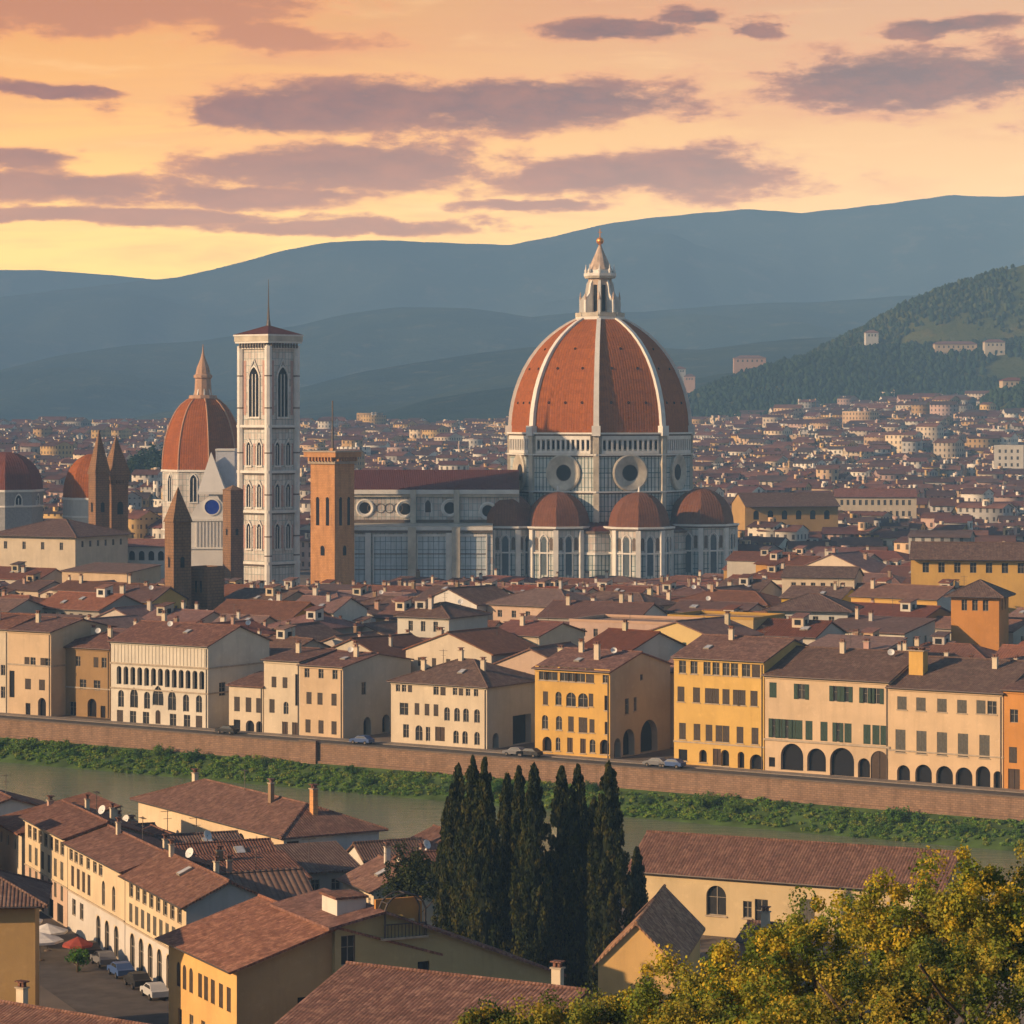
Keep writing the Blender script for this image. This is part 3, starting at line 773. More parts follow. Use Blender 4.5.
rowb('riverside_house', 'pale narrow riverside house with tall openings, cut by the left photo edge', -40, 8, 627, 16, PL['cream'],
     [(668, 2.0, 1.1, [-30, -12, 3], 'rect', 'glass'), (690, 2.2, 1.1, [-30, -12, 3], 'rect', 'glass')], ants=[(4, 5)], chim=[(6, 4)])
rowb('riverside_house', 'golden riverside house with small square windows and a light stone strip', 8, 51, 630, 17, PL['peach'],
     [(661, 1.5, 1.3, [27, 33, 43, 48], 'rect', 'glass'), (684, 2.0, 1.5, [28, 42], 'rect', 'glass', 'closed'), (684, 5.0, 1.3, [12], 'rect', 'dark'), (708, 3.4, 2.0, [42], 'arch', 'arch'), (709, 2.2, 1.2, [28], 'rect', 'dark')],
     chim=[(3, 5)], ants=[(7, 6)], band=[(9.2, .3, .12)])
rowb('riverside_house', 'shaded ochre riverside house standing back beside the white gothic-arched palace', 56, 110, 646, 15, plaster('plaster_shaded_ochre', (.30, .19, .09)),  # ochre darkened: the shade on this front is painted into the plaster
     [(660, 1.9, 1.2, [58, 78, 96, 104], 'rect', 'glass'), (683, 1.9, 1.6, [61, 83, 97], 'rect', 'glass'), (709, 2.6, 1.6, [60, 73], 'rect', 'glass'), (708, 3.4, 2.2, [92], 'arch', 'arch'), (712, 2.2, 1.2, [103], 'rect', 'dark')],
     d=18, roof='hip', chim=[(4, 6), (9, 5)], dishes=[(6, 5)], band=[(5.2, .25, .15)])
W2 = plaster('plaster_palace_white', (.62, .56, .46))
r, ta, tb, h = rowb('gothic_palace', 'white riverside palace with a row of traceried arches above tall pointed windows', 111, 208, 641, 17.5, W2,
     [(675, 3.3, 1.15, [119 + k * 6.9 for k in range(13)], 'arch', 'arch'),
      (698.5, 3.1, 1.4, [121, 147, 186, 199], 'arch', 'glass'), (697.5, 3.7, 1.9, [134, 172], 'point', 'glass'), (695.5, 3.6, 2.6, [158], 'point', 'glass'),
      (718, 2.2, 1.5, [120, 133, 146, 173, 187, 199], 'rect', 'glass'), (717, 2.5, 1.2, [158], 'arch', 'door')],
     side=[(4, 5.6, 1.8, 2.4, 'rect', 'glass'), (8.5, .02, 3.4, 3.6, 'arch', 'arch')], cat='palace', band=[(10.6, .3, .18), (6.1, .25, .15)], chim=[(5, 9)], dishes=[(9, 6)], lights=[(14, 5)])
mb = MB()
for k in range(27): x = .8 + k * (tb - ta - 1.6) / 26; mb.box(x - .08, x + .08, -.08, -.005, 11.0, h - .46, W2)
mb.build('pilaster', r)
rowb('riverside_house', 'low cream riverside house with three tall windows beside the white palace side wall', 229, 263, 685, 9, PL['cream'],
     [(704, 2.6, 1.3, [237, 248.5, 259], 'rect', 'glass', 'closed'), (725, 1.9, 1.5, [237], 'rect', 'dark'), (726, 2.0, 1.9, [250], 'arch', 'arch'), (727, 2.0, 1.4, [259.5], 'arch', 'arch')], roof='shed', rise=1.6)
rowb('riverside_house', 'cream riverside house with slim windows and a dark drainpipe at its right edge', 264, 300, 660, 20, PL['cream'],
     [(682, 1.9, 1.1, [274, 285], 'rect', 'glass', 'closed'), (706, 2.4, 1.2, [272], 'rect', 'glass', 'closed'), (708, 2.2, 1.1, [286], 'arch', 'glass'), (690, 5.5, .8, [297], 'rect', 'dark'), (728, 2.2, 1.3, [285, 295], 'rect', 'door')],
     chim=[(3, 6)], ants=[(5, 9)])
rowb('riverside_house', 'peach riverside house with nine brown-shuttered windows and a broad blank shaded side wall', 300, 343, 665, 20, PL['peach'],
     [(673, 1.6, 1.1, [307, 321, 335], 'rect', 'glass'), (698, 2.1, 1.15, [309, 320, 334], 'rect', 'glass', 'closed'), (726, 2.3, 1.15, [308, 321, 334], 'rect', 'glass', 'closed')],
     side=[(6, 7.2, 1.3, 2.2, 'rect', 'glass'), (7, .02, 2.2, 3.2, 'arch', 'arch'), (12.5, .02, 2.2, 3.2, 'arch', 'arch'), (17, .02, 2.0, 2.8, 'arch', 'arch')],
     chim=[(7, 7), (3, 12)], dishes=[(5, 8)], lights=[(6, 5)], side_wall=plaster('plaster_side_grey', (.46, .42, .35)))  # side plaster greyed, so the shade of that side is in its colour
rowb('riverside_house', 'cream riverside house with arched middle windows and a dark hipped roof beside the yellow house', 391, 487, 681, 17, PL['cream'],
     [(690, 1.7, 1.1, [436, 443], 'rect', 'glass'), (688, 1.2, .9, [398, 404, 410, 455, 461, 468, 476], 'rect', 'glass'), (709, 2.1, 1.8, [404], 'rect', 'glass'), (709, 2.0, 1.0, [417, 427, 436], 'rect', 'glass', 'closed'),
      (714, 2.3, 1.15, [447, 457, 466, 477], 'arch', 'glass'), (731, 2.3, 1.2, [406], 'rect', 'glass'), (733, 2.6, 1.5, [419], 'arch', 'glass'), (734, 2.4, .9, [428], 'rect', 'glass'), (734, 2.4, 2.0, [440], 'rect', 'door'), (737, 2.2, 1.1, [456, 465, 477], 'arch', 'glass')],
     side=[(2.6, .02, 1.8, 2.6, 'arch', 'arch'), (10.5, .02, 5.6, 5.0, 'rect', 'arch')], roof='hip', rise=3.4, tile=T_DARK, chim=[(4, 4), (9, 8), (15, 6)], ants=[(6, 7)], lights=[(12, 4)], side_wall=MC['plaster_side_grey'])  # right side again in the plaster with shade painted in
rowb('riverside_house', 'deep yellow riverside house with a dark loggia under its eave and arched lower windows', 535, 610, 668, 19, PL['yellow'],
     [(673, 2.3, 1.6, [543, (551.5, 2.4), 564, 572, (580, 2.0), 590], 'rect', 'glass'), (679, 1.3, .9, [605], 'rect', 'glass'), (698, 2.2, 1.0, [545.5], 'rect', 'glass', 'closed'), (698.5, 2.2, 1.2, [558.5], 'arch', 'glass'), (699.5, 2.3, 1.9, [571, 583], 'arch', 'glass'), (700, 2.1, .9, [591], 'rect', 'glass', 'closed'), (703, 2.4, .6, [606], 'rect', 'dark'),
      (722, 2.3, 1.2, [545, 559], 'arch', 'glass'), (724, 2.5, 1.1, [571], 'rect', 'glass', 'closed'), (725, 2.5, 1.7, [583], 'rect', 'glass'), (726, 2.2, 1.0, [592], 'rect', 'glass', 'closed'), (728, 2.0, .5, [606], 'rect', 'dark'),
      (744, 2.4, 1.8, [547], 'arch', 'arch'), (744, 2.2, .9, [558], 'arch', 'glass'), (745, 2.4, 1.1, [570, 583], 'rect', 'door'), (746, 2.2, 1.1, [592.5], 'arch', 'glass'), (747, 2.4, 1.8, [605], 'arch', 'arch')],
     side=[(5.2, 6.9, 1.2, 2.6, 'rect', 'glass'), (7.8, 7.2, .9, 2.3, 'rect', 'glass'), (5.8, .02, 3.6, 4.4, 'arch', 'arch'), (12.2, .02, 5.4, 5.4, 'arch', 'arch'), (9.8, 12.2, .8, .9, 'rect', 'dark'), (2.3, .02, 2.0, 3.2, 'arch', 'arch')], chim=[(4, 8), (9, 5, .9, 2.4)], dishes=[(11, 7)], lights=[(6, 4)], side_wall=plaster('plaster_shaded_side_tan', (.46, .38, .28)), sill=True)  # tan side plaster: yellow dulled to carry the shade of the right side
rowb('riverside_house', 'golden yellow riverside house with four rows of dark windows and a blue awning', 674, 764, 657, 19, plaster('plaster_golden', (.60, .38, .11)),
     [(667, 2.0, 1.3, [682.5, 694, 707, 716, 726, 734.5, (746, 1.5), (756, 1.5)], 'rect', 'glass', None), (694, 2.4, 1.3, [681, 696.5, 708.5, 715.5, 726, 736.5, 742, 754], 'rect', 'glass', 'closed'),
      (731, 2.6, 1.25, [682.5, 697, 709, 719, 726, 740, 755], 'rect', 'glass', 'closed'), (755, 1.8, 1.6, [683], 'rect', 'dark'), (756, 2.0, 1.4, [703], 'arch', 'arch'), (757, 2.6, 1.5, [717], 'rect', 'door'), (758, 2.6, 1.5, [725], 'arch', 'arch'), (760, 2.6, 1.2, [741], 'arch', 'arch'), (762, 2.4, 2.4, [756.5], 'arch', 'arch')],
     chim=[(6, 8)], lights=[(4, 4)], ants=[(12, 8)], band=[(3.6, .22, .12)], sill=True)
mb = MB()
r, ta, tb, h = rowb('riverside_palace', 'long peach riverside palace with green shutters above five dark ground-floor arches', 765, 889, 675, 21, PL['peach'],
     [(690, 2.4, 1.3, [773, 801.5, 837, 845, 867, 876], 'rect', 'glass', 'open'), (728, 3.0, 1.25, [772, 778.5, 785, 792, 799, 809, 824, 836, 848, 867, 876, 884], 'rect', 'glass', 'half'),
      (757, 4.2, 4.0, [792], 'arch', 'arch'), (760, 3.6, 3.3, [816.5], 'arch', 'arch'), (762, 4.4, 4.2, [842], 'arch', 'arch'), (768, 3.0, 2.1, [864], 'arch', 'arch'), (766, 4.4, 3.0, [882], 'arch', 'door'), (762, 1.5, 1.1, [772], 'rect', 'dark')],
     shm=SH_GREEN, cat='palace', band=[(4.9, .3, .2)], chim=[(9, 9)], tile=T_DARK, rise=3.6, dishes=[(18, 8)])
rowb('riverside_palace', 'peach riverside palace with ten evenly spaced shuttered windows over five round arches', 889, 1003, 687, 22, plaster('plaster_palace_peach', (.58, .42, .26)),
     [(703, 2.0, 1.6, [902, 921, 942, 962], 'rect', 'glass', 'closed'), (707, 2.0, 1.5, [981, 992], 'rect', 'glass'), (741, 3.5, 1.7, [900.5, 921.5, 942, 963, 984.5], 'rect', 'glass', 'closed'),
      (773, 2.4, 2.2, [903.5], 'arch', 'arch'), (776, 2.8, 2.8, [923.5, 944.5, 964], 'arch', 'arch'), (782, 3.2, 2.4, [983], 'arch', 'arch'), (784, 2.6, 1.4, [998], 'arch', 'arch')],
     shm=SH_GREY, cat='palace', tile=T_DARK, rise=3.8, chim=[(2.5, 5, 2.4, 3.4, PL['yellow']), (14, 8)], band=[(4.6, .22, .12)], sill=True)
rowb('riverside_house', 'bright orange riverside house at the right photo edge beyond the peach palace', 1004, 1075, 690, 20, PL['orange'],
     [(716, 2.0, 1.3, [1014, 1034, 1054], 'rect', 'glass'), (755, 2.4, 1.3, [1013, 1034, 1054], 'rect', 'glass', 'closed'), (779, 3.0, 1.9, [1014, 1040], 'rect', 'door')], chim=[(5, 7)])
# ------------------------------------------------------------------ the great cathedral
DC = Vector(((600 - 512) / F * 1000, 1000, 0))
PHI0 = math.radians(-4)
def octv(R, k, c=(0, 0)): a = PHI0 + k * math.pi / 4; return (c[0] + R * math.sin(a), c[1] - R * math.cos(a))
cath = empty('cathedral', DC, 0, 'marble cathedral with a huge red-tiled ribbed dome, lantern and long striped nave', 'cathedral')
def octo(mb, R, z0, z1, m, R1=None):
    R1 = R1 or R
    vs = [(*octv(R, k), z0) for k in range(8)] + [(*octv(R1, k), z1) for k in range(8)]
    mb.add(vs, [(k, (k + 1) % 8, 8 + (k + 1) % 8, 8 + k) for k in range(8)] + [tuple(range(7, -1, -1)), tuple(range(8, 16))], m)
PLAINM = simple('smooth_marble', (.60, .53, .42), .6, noise=.2, sc_=.25)
mb = MB(); octo(mb, 30.3, -1, 31, MARBLE); octo(mb, 30.3, 31.003, 43, MARBLE); mb.build('drum', cath)
mb = MB(); octo(mb, 30.2, 43.0, 49.6, PLAINM); mb.build('drum_gallery', cath)
for z, R_, th in ((30.4, 31.3, .9), (42.4, 31.2, .9), (49.2, 31.6, 1.1)):
    mb = MB(); octo(mb, R_ - .5, z, z + th * .5, STONED); octo(mb, R_, z + th * .5, z + th, WHITE); mb.build('cornice', cath)
for k in range(8):      # corner piers
    a = PHI0 + k * math.pi / 4; M = Matrix.Rotation(a, 4, 'Z')
    mb = MB(); mb.box(-.9, .9, -30.9, -28.5, -1, 49.2, PLAINM, M); mb.box(-1.4, 1.4, -31.6, -28.5, 49.2, 52.5, WHITE, M); mb.build('corner_pier', cath)
RO = 30.3 * math.cos(math.pi / 8)
for k in range(8):      # faces
    a = PHI0 + (k + .5) * math.pi / 4; M = Matrix.Rotation(a, 4, 'Z') @ Matrix.Translation((0, -RO, 37.2)) @ Matrix.Rotation(math.pi / 2, 4, 'X')
    mb = MB(); mb.lathe([(6.1, -.2), (6.1, .75), (5.6, .95), (2.5, .14), (2.5, -.2)], 28, PLAINM, M=M, caps=False)
    oc = mb.build('oculus', cath)
    mb = MB(); mb.lathe([(2.75, -.05), (2.75, .13)], 24, DARK, M=M); mb.lathe([(2.72, .13), (2.72, .2), (2.5, .2), (2.5, .13)], 24, STONED, M=M, caps=False); mb.build('pane', oc)
    # loggia under the dome
    M2 = Matrix.Rotation(a, 4, 'Z'); fw = 2 * 30.3 * math.sin(math.pi / 8) - 3.6
    lg = MB(); n = 11
    yb = -RO - .001
    lg.box(-fw / 2, fw / 2, yb - .7, yb, 43.4, 44.4, WHITE, M2); lg.box(-fw / 2, fw / 2, yb - .7, yb, 48.0, 49.2, WHITE, M2)
    for i in range(n + 1): x = -fw / 2 + i * fw / n; lg.box(x - .35 if i else x, x + .35 if i < n else x, yb - .6, yb, 44.4, 48.0, WHITE, M2)
    l_ = lg.build('loggia', cath)
    dk = MB(); 
    for i in range(n): x = -fw / 2 + (i + .5) * fw / n; dk.box(x - .48, x + .48, yb - .06, yb - .005, 44.9, 47.6, DARK, M2)
    dk.build('arch_openings', l_)['kind'] = 'stuff'
# dome shell
prof = [(30.0, 50.2), (29.9, 53), (29.6, 56.5), (29.0, 60), (28.0, 64), (26.7, 67.7), (25.1, 71.2), (23.2, 74.5), (20.9, 77.7), (18.6, 80.3), (16.0, 82.7), (13.2, 84.8), (10.4, 86.6), (7.6, 88.0)]
mb = MB()
for j in range(len(prof) - 1):
    (r1, z1), (r2, z2) = prof[j], prof[j + 1]
    for k in range(8): mb.poly([(*octv(r1, k), z1), (*octv(r1, k + 1), z1), (*octv(r2, k + 1), z2), (*octv(r2, k), z2)], T_DOME)
dome = mb.build('dome', cath)
for k in range(8):
    a = PHI0 + k * math.pi / 4; pts = []
    mb = MB(); rib = []
    for j, (r, z) in enumerate(prof):
        wd = .95 - .35 * j / len(prof); ro = r + .75
        rib.append([(r * .97, -wd, z), (ro, -wd, z + .15), (ro, wd, z + .15), (r * .97, wd, z)])
    M = Matrix.Rotation(a - math.pi / 2, 4, 'Z')
    vs = [p for q in rib for p in q]; fs = []
    for j in range(len(rib) - 1):
        o = j * 4
        for i in range(3): fs.append((o + i, o + i + 1, o + 4 + i + 1, o + 4 + i))
    mb.add(vs, fs, WHITE, M); mb.build('rib', dome)
    # small round vents in the tiles, three rows on each face
    M = Matrix.Rotation(a + math.pi / 8, 4, 'Z'); mb = MB()
    for jj, xs_ in ((3, (-6, 0, 6)), (6, (-4.5, 4.5)), (8, (0,))):
        r, z = prof[jj]; rr = r * math.cos(math.pi / 8)
        for x in xs_: mb.lathe([(.42, -.35), (.42, .25), (.25, .25), (.25, -.3)], 8, DARK, M=M @ Matrix.Translation((x, -rr, z)) @ Matrix.Rotation(math.radians(62), 4, 'X'))
    mb.build('vent', dome)
# lantern
LST = simple('lantern_stone', (.56, .42, .32), .7, noise=.2, sc_=.6)
lan = MB(); octo(lan, 8.2, 87.4, 88.7, WHITE); octo(lan, 3.9, 88.7, 101.5, LST); octo(lan, 5.0, 101.5, 102.3, PLAINM, 5.4); octo(lan, 5.4, 102.3, 103.2, WHITE); octo(lan, 4.3, 103.2, 104.4, WHITE, 4.1)
ln = lan.build('lantern', cath)
for k in range(8):
    a = PHI0 + k * math.pi / 4; M = Matrix.Rotation(a, 4, 'Z'); mb = MB()
    pts = [(-6.9, 88.7), (-3.7, 88.7), (-3.7, 101), (-4.5, 99.6), (-5.0, 96.5), (-6.3, 94.6), (-6.9, 94.2)]
    vs = [(x, y, z) for x in (-.42, .42) for (y, z) in pts]; n = len(pts)
    mb.add(vs, [tuple(range(n)), tuple(range(2 * n - 1, n - 1, -1))] + [(i, n + i, n + (i + 1) % n, (i + 1) % n) for i in range(n)], WHITE, M)
    mb.lathe([(.5, 94.3), (.35, 95.4), (.05, 97)], 6, LST, M=M @ Matrix.Translation((0, -6.5, 0))); mb.build('buttress', ln)
    M = Matrix.Rotation(a + math.pi / 8, 4, 'Z'); mb = MB(); y = -3.9 * math.cos(math.pi / 8)
    mb.box(-.62, .62, y - .05, y - .003, 90.5, 99.3, DARK, M); mb.build('window', ln)
    mb = MB(); mb.box(-2.9, 2.9, -7.7, -7.5, 88.7, 90.0, PLAINM, M); mb.build('parapet', ln)
    mb = MB(); mb.lathe([(.45, 103.2), (.6, 104), (.25, 104.8), (.04, 106.3)], 6, WHITE, M=Matrix.Rotation(a, 4, 'Z') @ Matrix.Translation((0, -4.7, 0))); mb.build('pinnacle', ln)
mb = MB(); mb.lathe([(4.0, 104.4), (3.3, 106), (2.4, 108), (1.5, 110), (.7, 112), (.45, 112.7)], 16, LST, a0=0); mb.build('spire_cone', ln)
GOLD = simple('gilded_copper', (.85, .36, .10), .35, .6)
mb = MB(); mb.lathe([(.3, 112.5)] + [(1.25 * math.sin(math.pi * i / 10), 114.0 - 1.25 * math.cos(math.pi * i / 10)) for i in range(1, 10)] + [(.2, 115.2)], 14, GOLD)
mb.tube([(0, 0, 115.1), (0, 0, 118)], .16, GOLD); mb.tube([(-.7, 0, 116.9), (.7, 0, 116.9)], .13, GOLD); mb.build('gilded_ball', ln)
# apses with half domes round the drum
def apse(phi_deg, dist, R, hw, rise, nm='apse'):
    a = math.radians(phi_deg); cx, cy = dist * math.sin(a), -dist * math.cos(a)
    pts = [(cx + R * math.sin(a + i * math.pi / 4 + math.pi / 8), cy - R * math.cos(a + i * math.pi / 4 + math.pi / 8)) for i in range(8)]
    mb = MB(); mb.prism(pts, -1, hw * .62, MARBLE); mb.prism(pts, hw * .62 + .003, hw, MARBLE_FINE); ap = mb.build(nm, cath)
    mb = MB()
    for z, g, th, m in ((hw * .60, .45, .5, WHITE), (hw - .1, .6, .5, STONED), (hw + .4, 1.0, .6, WHITE)):
        q = [(cx + (R + g) * math.sin(a + i * math.pi / 4 + math.pi / 8), cy - (R + g) * math.cos(a + i * math.pi / 4 + math.pi / 8)) for i in range(8)]
        mb.prism(q, z, z + th, m)
    mb.build('cornice', ap)
    mb = MB(); pr = [(R * .93 * math.cos(t), hw + 1.0 + rise * math.sin(t)) for t in np.linspace(0, math.pi / 2 * .97, 9)]
    n = 8
    for j in range(8):
        for i in range(n):
            b0, b1 = a + math.pi / 8 + i * math.pi / 4, a + math.pi / 8 + (i + 1) * math.pi / 4
            (r1, z1), (r2, z2) = pr[j], pr[j + 1]
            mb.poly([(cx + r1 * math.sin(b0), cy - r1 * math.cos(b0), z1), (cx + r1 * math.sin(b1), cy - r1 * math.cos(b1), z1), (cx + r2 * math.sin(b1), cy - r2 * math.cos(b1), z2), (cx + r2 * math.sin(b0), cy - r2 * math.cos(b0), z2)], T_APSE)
    mb.lathe([(.5, hw + 1 + rise * .98), (.35, hw + rise + 2.2), (.05, hw + rise + 3)], 8, WHITE, cx, cy)
    mb.build('half_dome', ap)
    for i in range(8):      # corner buttress strips and windows on the outer faces
        if math.cos(i * math.pi / 4 + math.pi / 8) < -.3: continue
        b0 = a + i * math.pi / 4 + math.pi / 8; M = Matrix.Translation((cx, cy, 0)) @ Matrix.Rotation(b0, 4, 'Z')
        mb = MB(); mb.box(-.8, .8, -R - .5, -R + .6, -1, hw - .1, WHITE, M); mb.build('buttress', ap)
    for i in range(-2, 3):
        b0 = a + i * math.pi / 4; ri = R * math.cos(math.pi / 8); M = Matrix.Translation((cx, cy, 0)) @ Matrix.Rotation(b0, 4, 'Z')
        mb = MB(); pts2 = arc_pts(0, 2.0, hw * .80, 'point'); pts2 = [(-1.0, hw * .25)] + pts2 + [(1.0, hw * .25)]
        mb.add([(x, -ri - .02, z) for x, z in pts2], [tuple(range(len(pts2)))], MUTED, M)
        for s in (-1, 1): mb.box(s * 1.35 - .2, s * 1.35 + .2, -ri - .35, -ri - .003, hw * .22, hw * .80, WHITE, M)
        arch = arc_pts(0, 2.7, hw * .80, 'point', 5)
        for q in range(len(arch) - 1):
            (x1, z1), (x2, z2) = arch[q], arch[q + 1]; mb.add([(x1, -ri - .33, z1), (x2, -ri - .33, z2), (x2 * 1.28, -ri - .33, z2 + .25), (x1 * 1.28, -ri - .33, z1 + .25)], [(0, 1, 2, 3)], WHITE, M)
        mb.build('window', ap)
        for s in (-2.6, 2.6):
            mb = MB()
            p3 = [(s - .6, hw * .66)] + arc_pts(s, 1.2, hw * .84, 'arch', 4) + [(s + .6, hw * .66)]
            mb.add([(x, -ri - .03, z) for x, z in p3], [tuple(range(len(p3)))], STONED, M)
            mb.build('blind_arch', ap)
apse(-26.5, 32.5, 11.2, 19.2, 11.0); apse(18.5, 36.5, 10.6, 19.2, 11.0); apse(63.5, 36.5, 11.5, 19.5, 11.5); apse(-50, 40, 10.6, 19.2, 10.5)
mb = MB(); octo(mb, 38.5, -1, 11.5, MARBLE); octo(mb, 38.5, 11.503, 18.4, MARBLE_FINE); cb = mb.build('choir_base', cath)
for z, R_ in ((11.1, 38.9), (17.9, 39.2)):
    mb = MB(); octo(mb, R_, z, z + .8, WHITE if z < 15 else STONED); mb.build('cornice', cb)
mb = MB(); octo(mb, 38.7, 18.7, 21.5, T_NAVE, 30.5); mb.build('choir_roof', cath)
# nave running west
nv = MB(); x0, x1 = -86, -27
nv.box(x0, x1, -31, 4, -1, 31.3, MARBLE_FINE); nb = nv.build('nave_wall', cath)
xa1 = -35.5; mb = MB(); mb.box(x0, xa1, -42, -31.003, -1, 19.9, MARBLE_FINE); ai = mb.build('aisle_wall', cath)
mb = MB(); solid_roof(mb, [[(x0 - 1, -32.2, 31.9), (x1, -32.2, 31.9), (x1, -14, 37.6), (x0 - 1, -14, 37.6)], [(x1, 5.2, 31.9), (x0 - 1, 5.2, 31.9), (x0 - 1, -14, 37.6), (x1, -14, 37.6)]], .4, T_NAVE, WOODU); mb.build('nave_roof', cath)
mb = MB(); solid_roof(mb, [[(x0 - .5, -42.8, 20.2), (xa1, -42.8, 20.2), (xa1, -31.1, 20.9), (x0 - .5, -31.1, 20.9)]], .3, PLAINM, WOODU); mb.build('aisle_roof', cath)
mb = MB(); mb.box(x0, x1, -32.0, -31.003, 29.6, 30.5, PLAINM); mb.box(x0, x1, -32.6, -31.003, 30.5, 31.9, WHITE); mb.box(x0, x1, -31.6, -31.003, 21.3, 22.2, STONED); mb.build('cornice', nb)
mb = MB(); mb.box(x0, xa1, -42.7, -42.003, 18.4, 19.2, STONED); mb.box(x0, xa1, -43.0, -42.003, 19.2, 20.2, WHITE); mb.box(x0, xa1, -42.4, -42.003, -1, 1.8, STONED); mb.build('cornice', ai)
def nx(px, y): return (px - 512) / F * (1000 + y) - DC.x
for px in (412, 456, 330):
    x = nx(px, -43); mb = MB(); mb.box(x - 1.3, x + 1.3, -44.4, -42.003, -1, 20.2, PLAINM); mb.box(x - .9, x + .9, -33.2, -31.003, 20.2, 31.9, PLAINM); mb.build('pilaster', ai)
for px in (368, 449, 352):
    x = nx(px, -43); mb = MB(); mb.box(x - .9, x + .9, -43.4, -42.003, -1, 18.4, WHITE); mb.build('pilaster', ai)
for pxa, pxb in ((374, 409), (418, 446), (459, 486), (354, 366)):
    a_, b_ = nx(pxa, -42), nx(pxb, -42)
    mb = MB(); mb.box(a_, b_, -42.15, -42.003, 2, 17.2, MARBLE_GRID)
    for (u0, u1, z0_, z1_) in ((a_, b_, 17.2, 17.9), (a_ - .4, a_, 2, 17.9), (b_, b_ + .4, 2, 17.9)): mb.box(u0, u1, -42.5, -42.003, z0_, z1_, WHITE)
    for zz in (6.5, 11.5): mb.box(a_, b_, -42.3, -42.15, zz, zz + .3, STONED)
    mb.build('marble_panel', ai)
for px, pz in ((365, 508), (405, 509), (450, 508), (488, 511)):
    x = nx(px, -31); z = ZY(pz, 969); M = Matrix.Translation((x, -31, z)) @ Matrix.Rotation(math.pi / 2, 4, 'X')
    mb = MB(); mb.lathe([(3.0, 0), (3.0, .3), (2.6, .45), (1.9, .12), (1.9, 0)], 20, WHITE, M=M, caps=False); oc = mb.build('oculus', nb)
    mb = MB(); mb.lathe([(1.9, .02), (1.9, .1)], 18, DARK, M=M); mb.build('pane', oc)
x = nx(428, -31); mb = MB(); p3 = [(x - .9, 24.6)] + arc_pts(x, 1.8, 27, 'point', 4) + [(x + .9, 24.6)]; mb.poly([(a, -31.05, b) for a, b in p3], GLASS)
for s in (-1.1, 1.1): mb.box(x + s - .15, x + s + .15, -31.3, -31.003, 24.4, 27.6, WHITE)
mb.build('window', nb)
mb = MB(); 
for k, x in enumerate(np.linspace(nx(372, -31), nx(398, -31), 4)):
    for r_ in (1.6,): mb.lathe([(r_, 0), (r_, .14), (r_ - .25, .14), (r_ - .25, 0)], 16, STONED, M=Matrix.Translation((x, -31, 25.9)) @ Matrix.Rotation(math.pi / 2, 4, 'X'), caps=False)
mb.build('inlaid_rings', nb)

# ------------------------------------------------------------------ bell tower
bt = empty('bell_tower', P(268.5, 415, 940) - Vector((0, 0, HC)), math.radians(49), 'tall white marble bell tower with stacked gothic windows and a thin spire', 'bell tower')
S = 6.1
mb = MB(); mb.box(-S, S, -S, S, -1, 78, MARBLE_FINE); mb.build('shaft', bt)
def sqring(mb, r, z0, z1, m): mb.box(-r, r, -r, r, z0, z1, m)
for z in (9, 25, 37.4, 51.6):
    mb = MB(); sqring(mb, S + .5, z, z + .5, STONED); sqring(mb, S + .95, z + .5, z + 1.3, WHITE); mb.build('cornice', bt)
mb = MB(); sqring(mb, S + .7, 76.6, 77.6, WHITE)
for f in range(4):
    M = Matrix.Rotation(f * math.pi / 2, 4, 'Z')
    for k in range(10): x = -S + .6 + k * (2 * S - 1.2) / 9; mb.box(x - .22, x + .22, -S - 1.2, -S - .705, 76.9, 78.4, STONED, M)
sqring(mb, S + 1.3, 78.4, 79.0, WHITE); sqring(mb, S + 1.5, 79.0, 80.6, PLAINM); sqring(mb, S + 1.7, 80.6, 81.1, WHITE); mb.build('crown_gallery', bt)
mb = MB(); r = S + 1.7
for f in range(4):
    M = Matrix.Rotation(f * math.pi / 2, 4, 'Z'); mb.add([(-r, -r, 81.1), (r, -r, 81.1), (0, 0, 84.2)], [(0, 1, 2)], T_NAVE, M)
mb.build('roof', bt); mb = MB(); mb.lathe([(.8, 83.6), (.45, 86), (.22, 90), (.06, 98.5)], 8, IRON); mb.build('spire', bt)
for cx, cy in ((-S, -S), (S, -S), (S, S), (-S, S)):
    mb = MB(); mb.lathe([(1.25, -1), (1.25, 77.5)], 8, WHITE, cx, cy, math.pi / 8); mb.lathe([(1.28, 12), (1.28, 12.4)], 8, STONED, cx, cy, math.pi / 8)
    for z in (18, 31, 44, 58, 68): mb.lathe([(1.29, z), (1.29, z + .4)], 8, STONED, cx, cy, math.pi / 8)
    mb.build('corner_turret', bt)
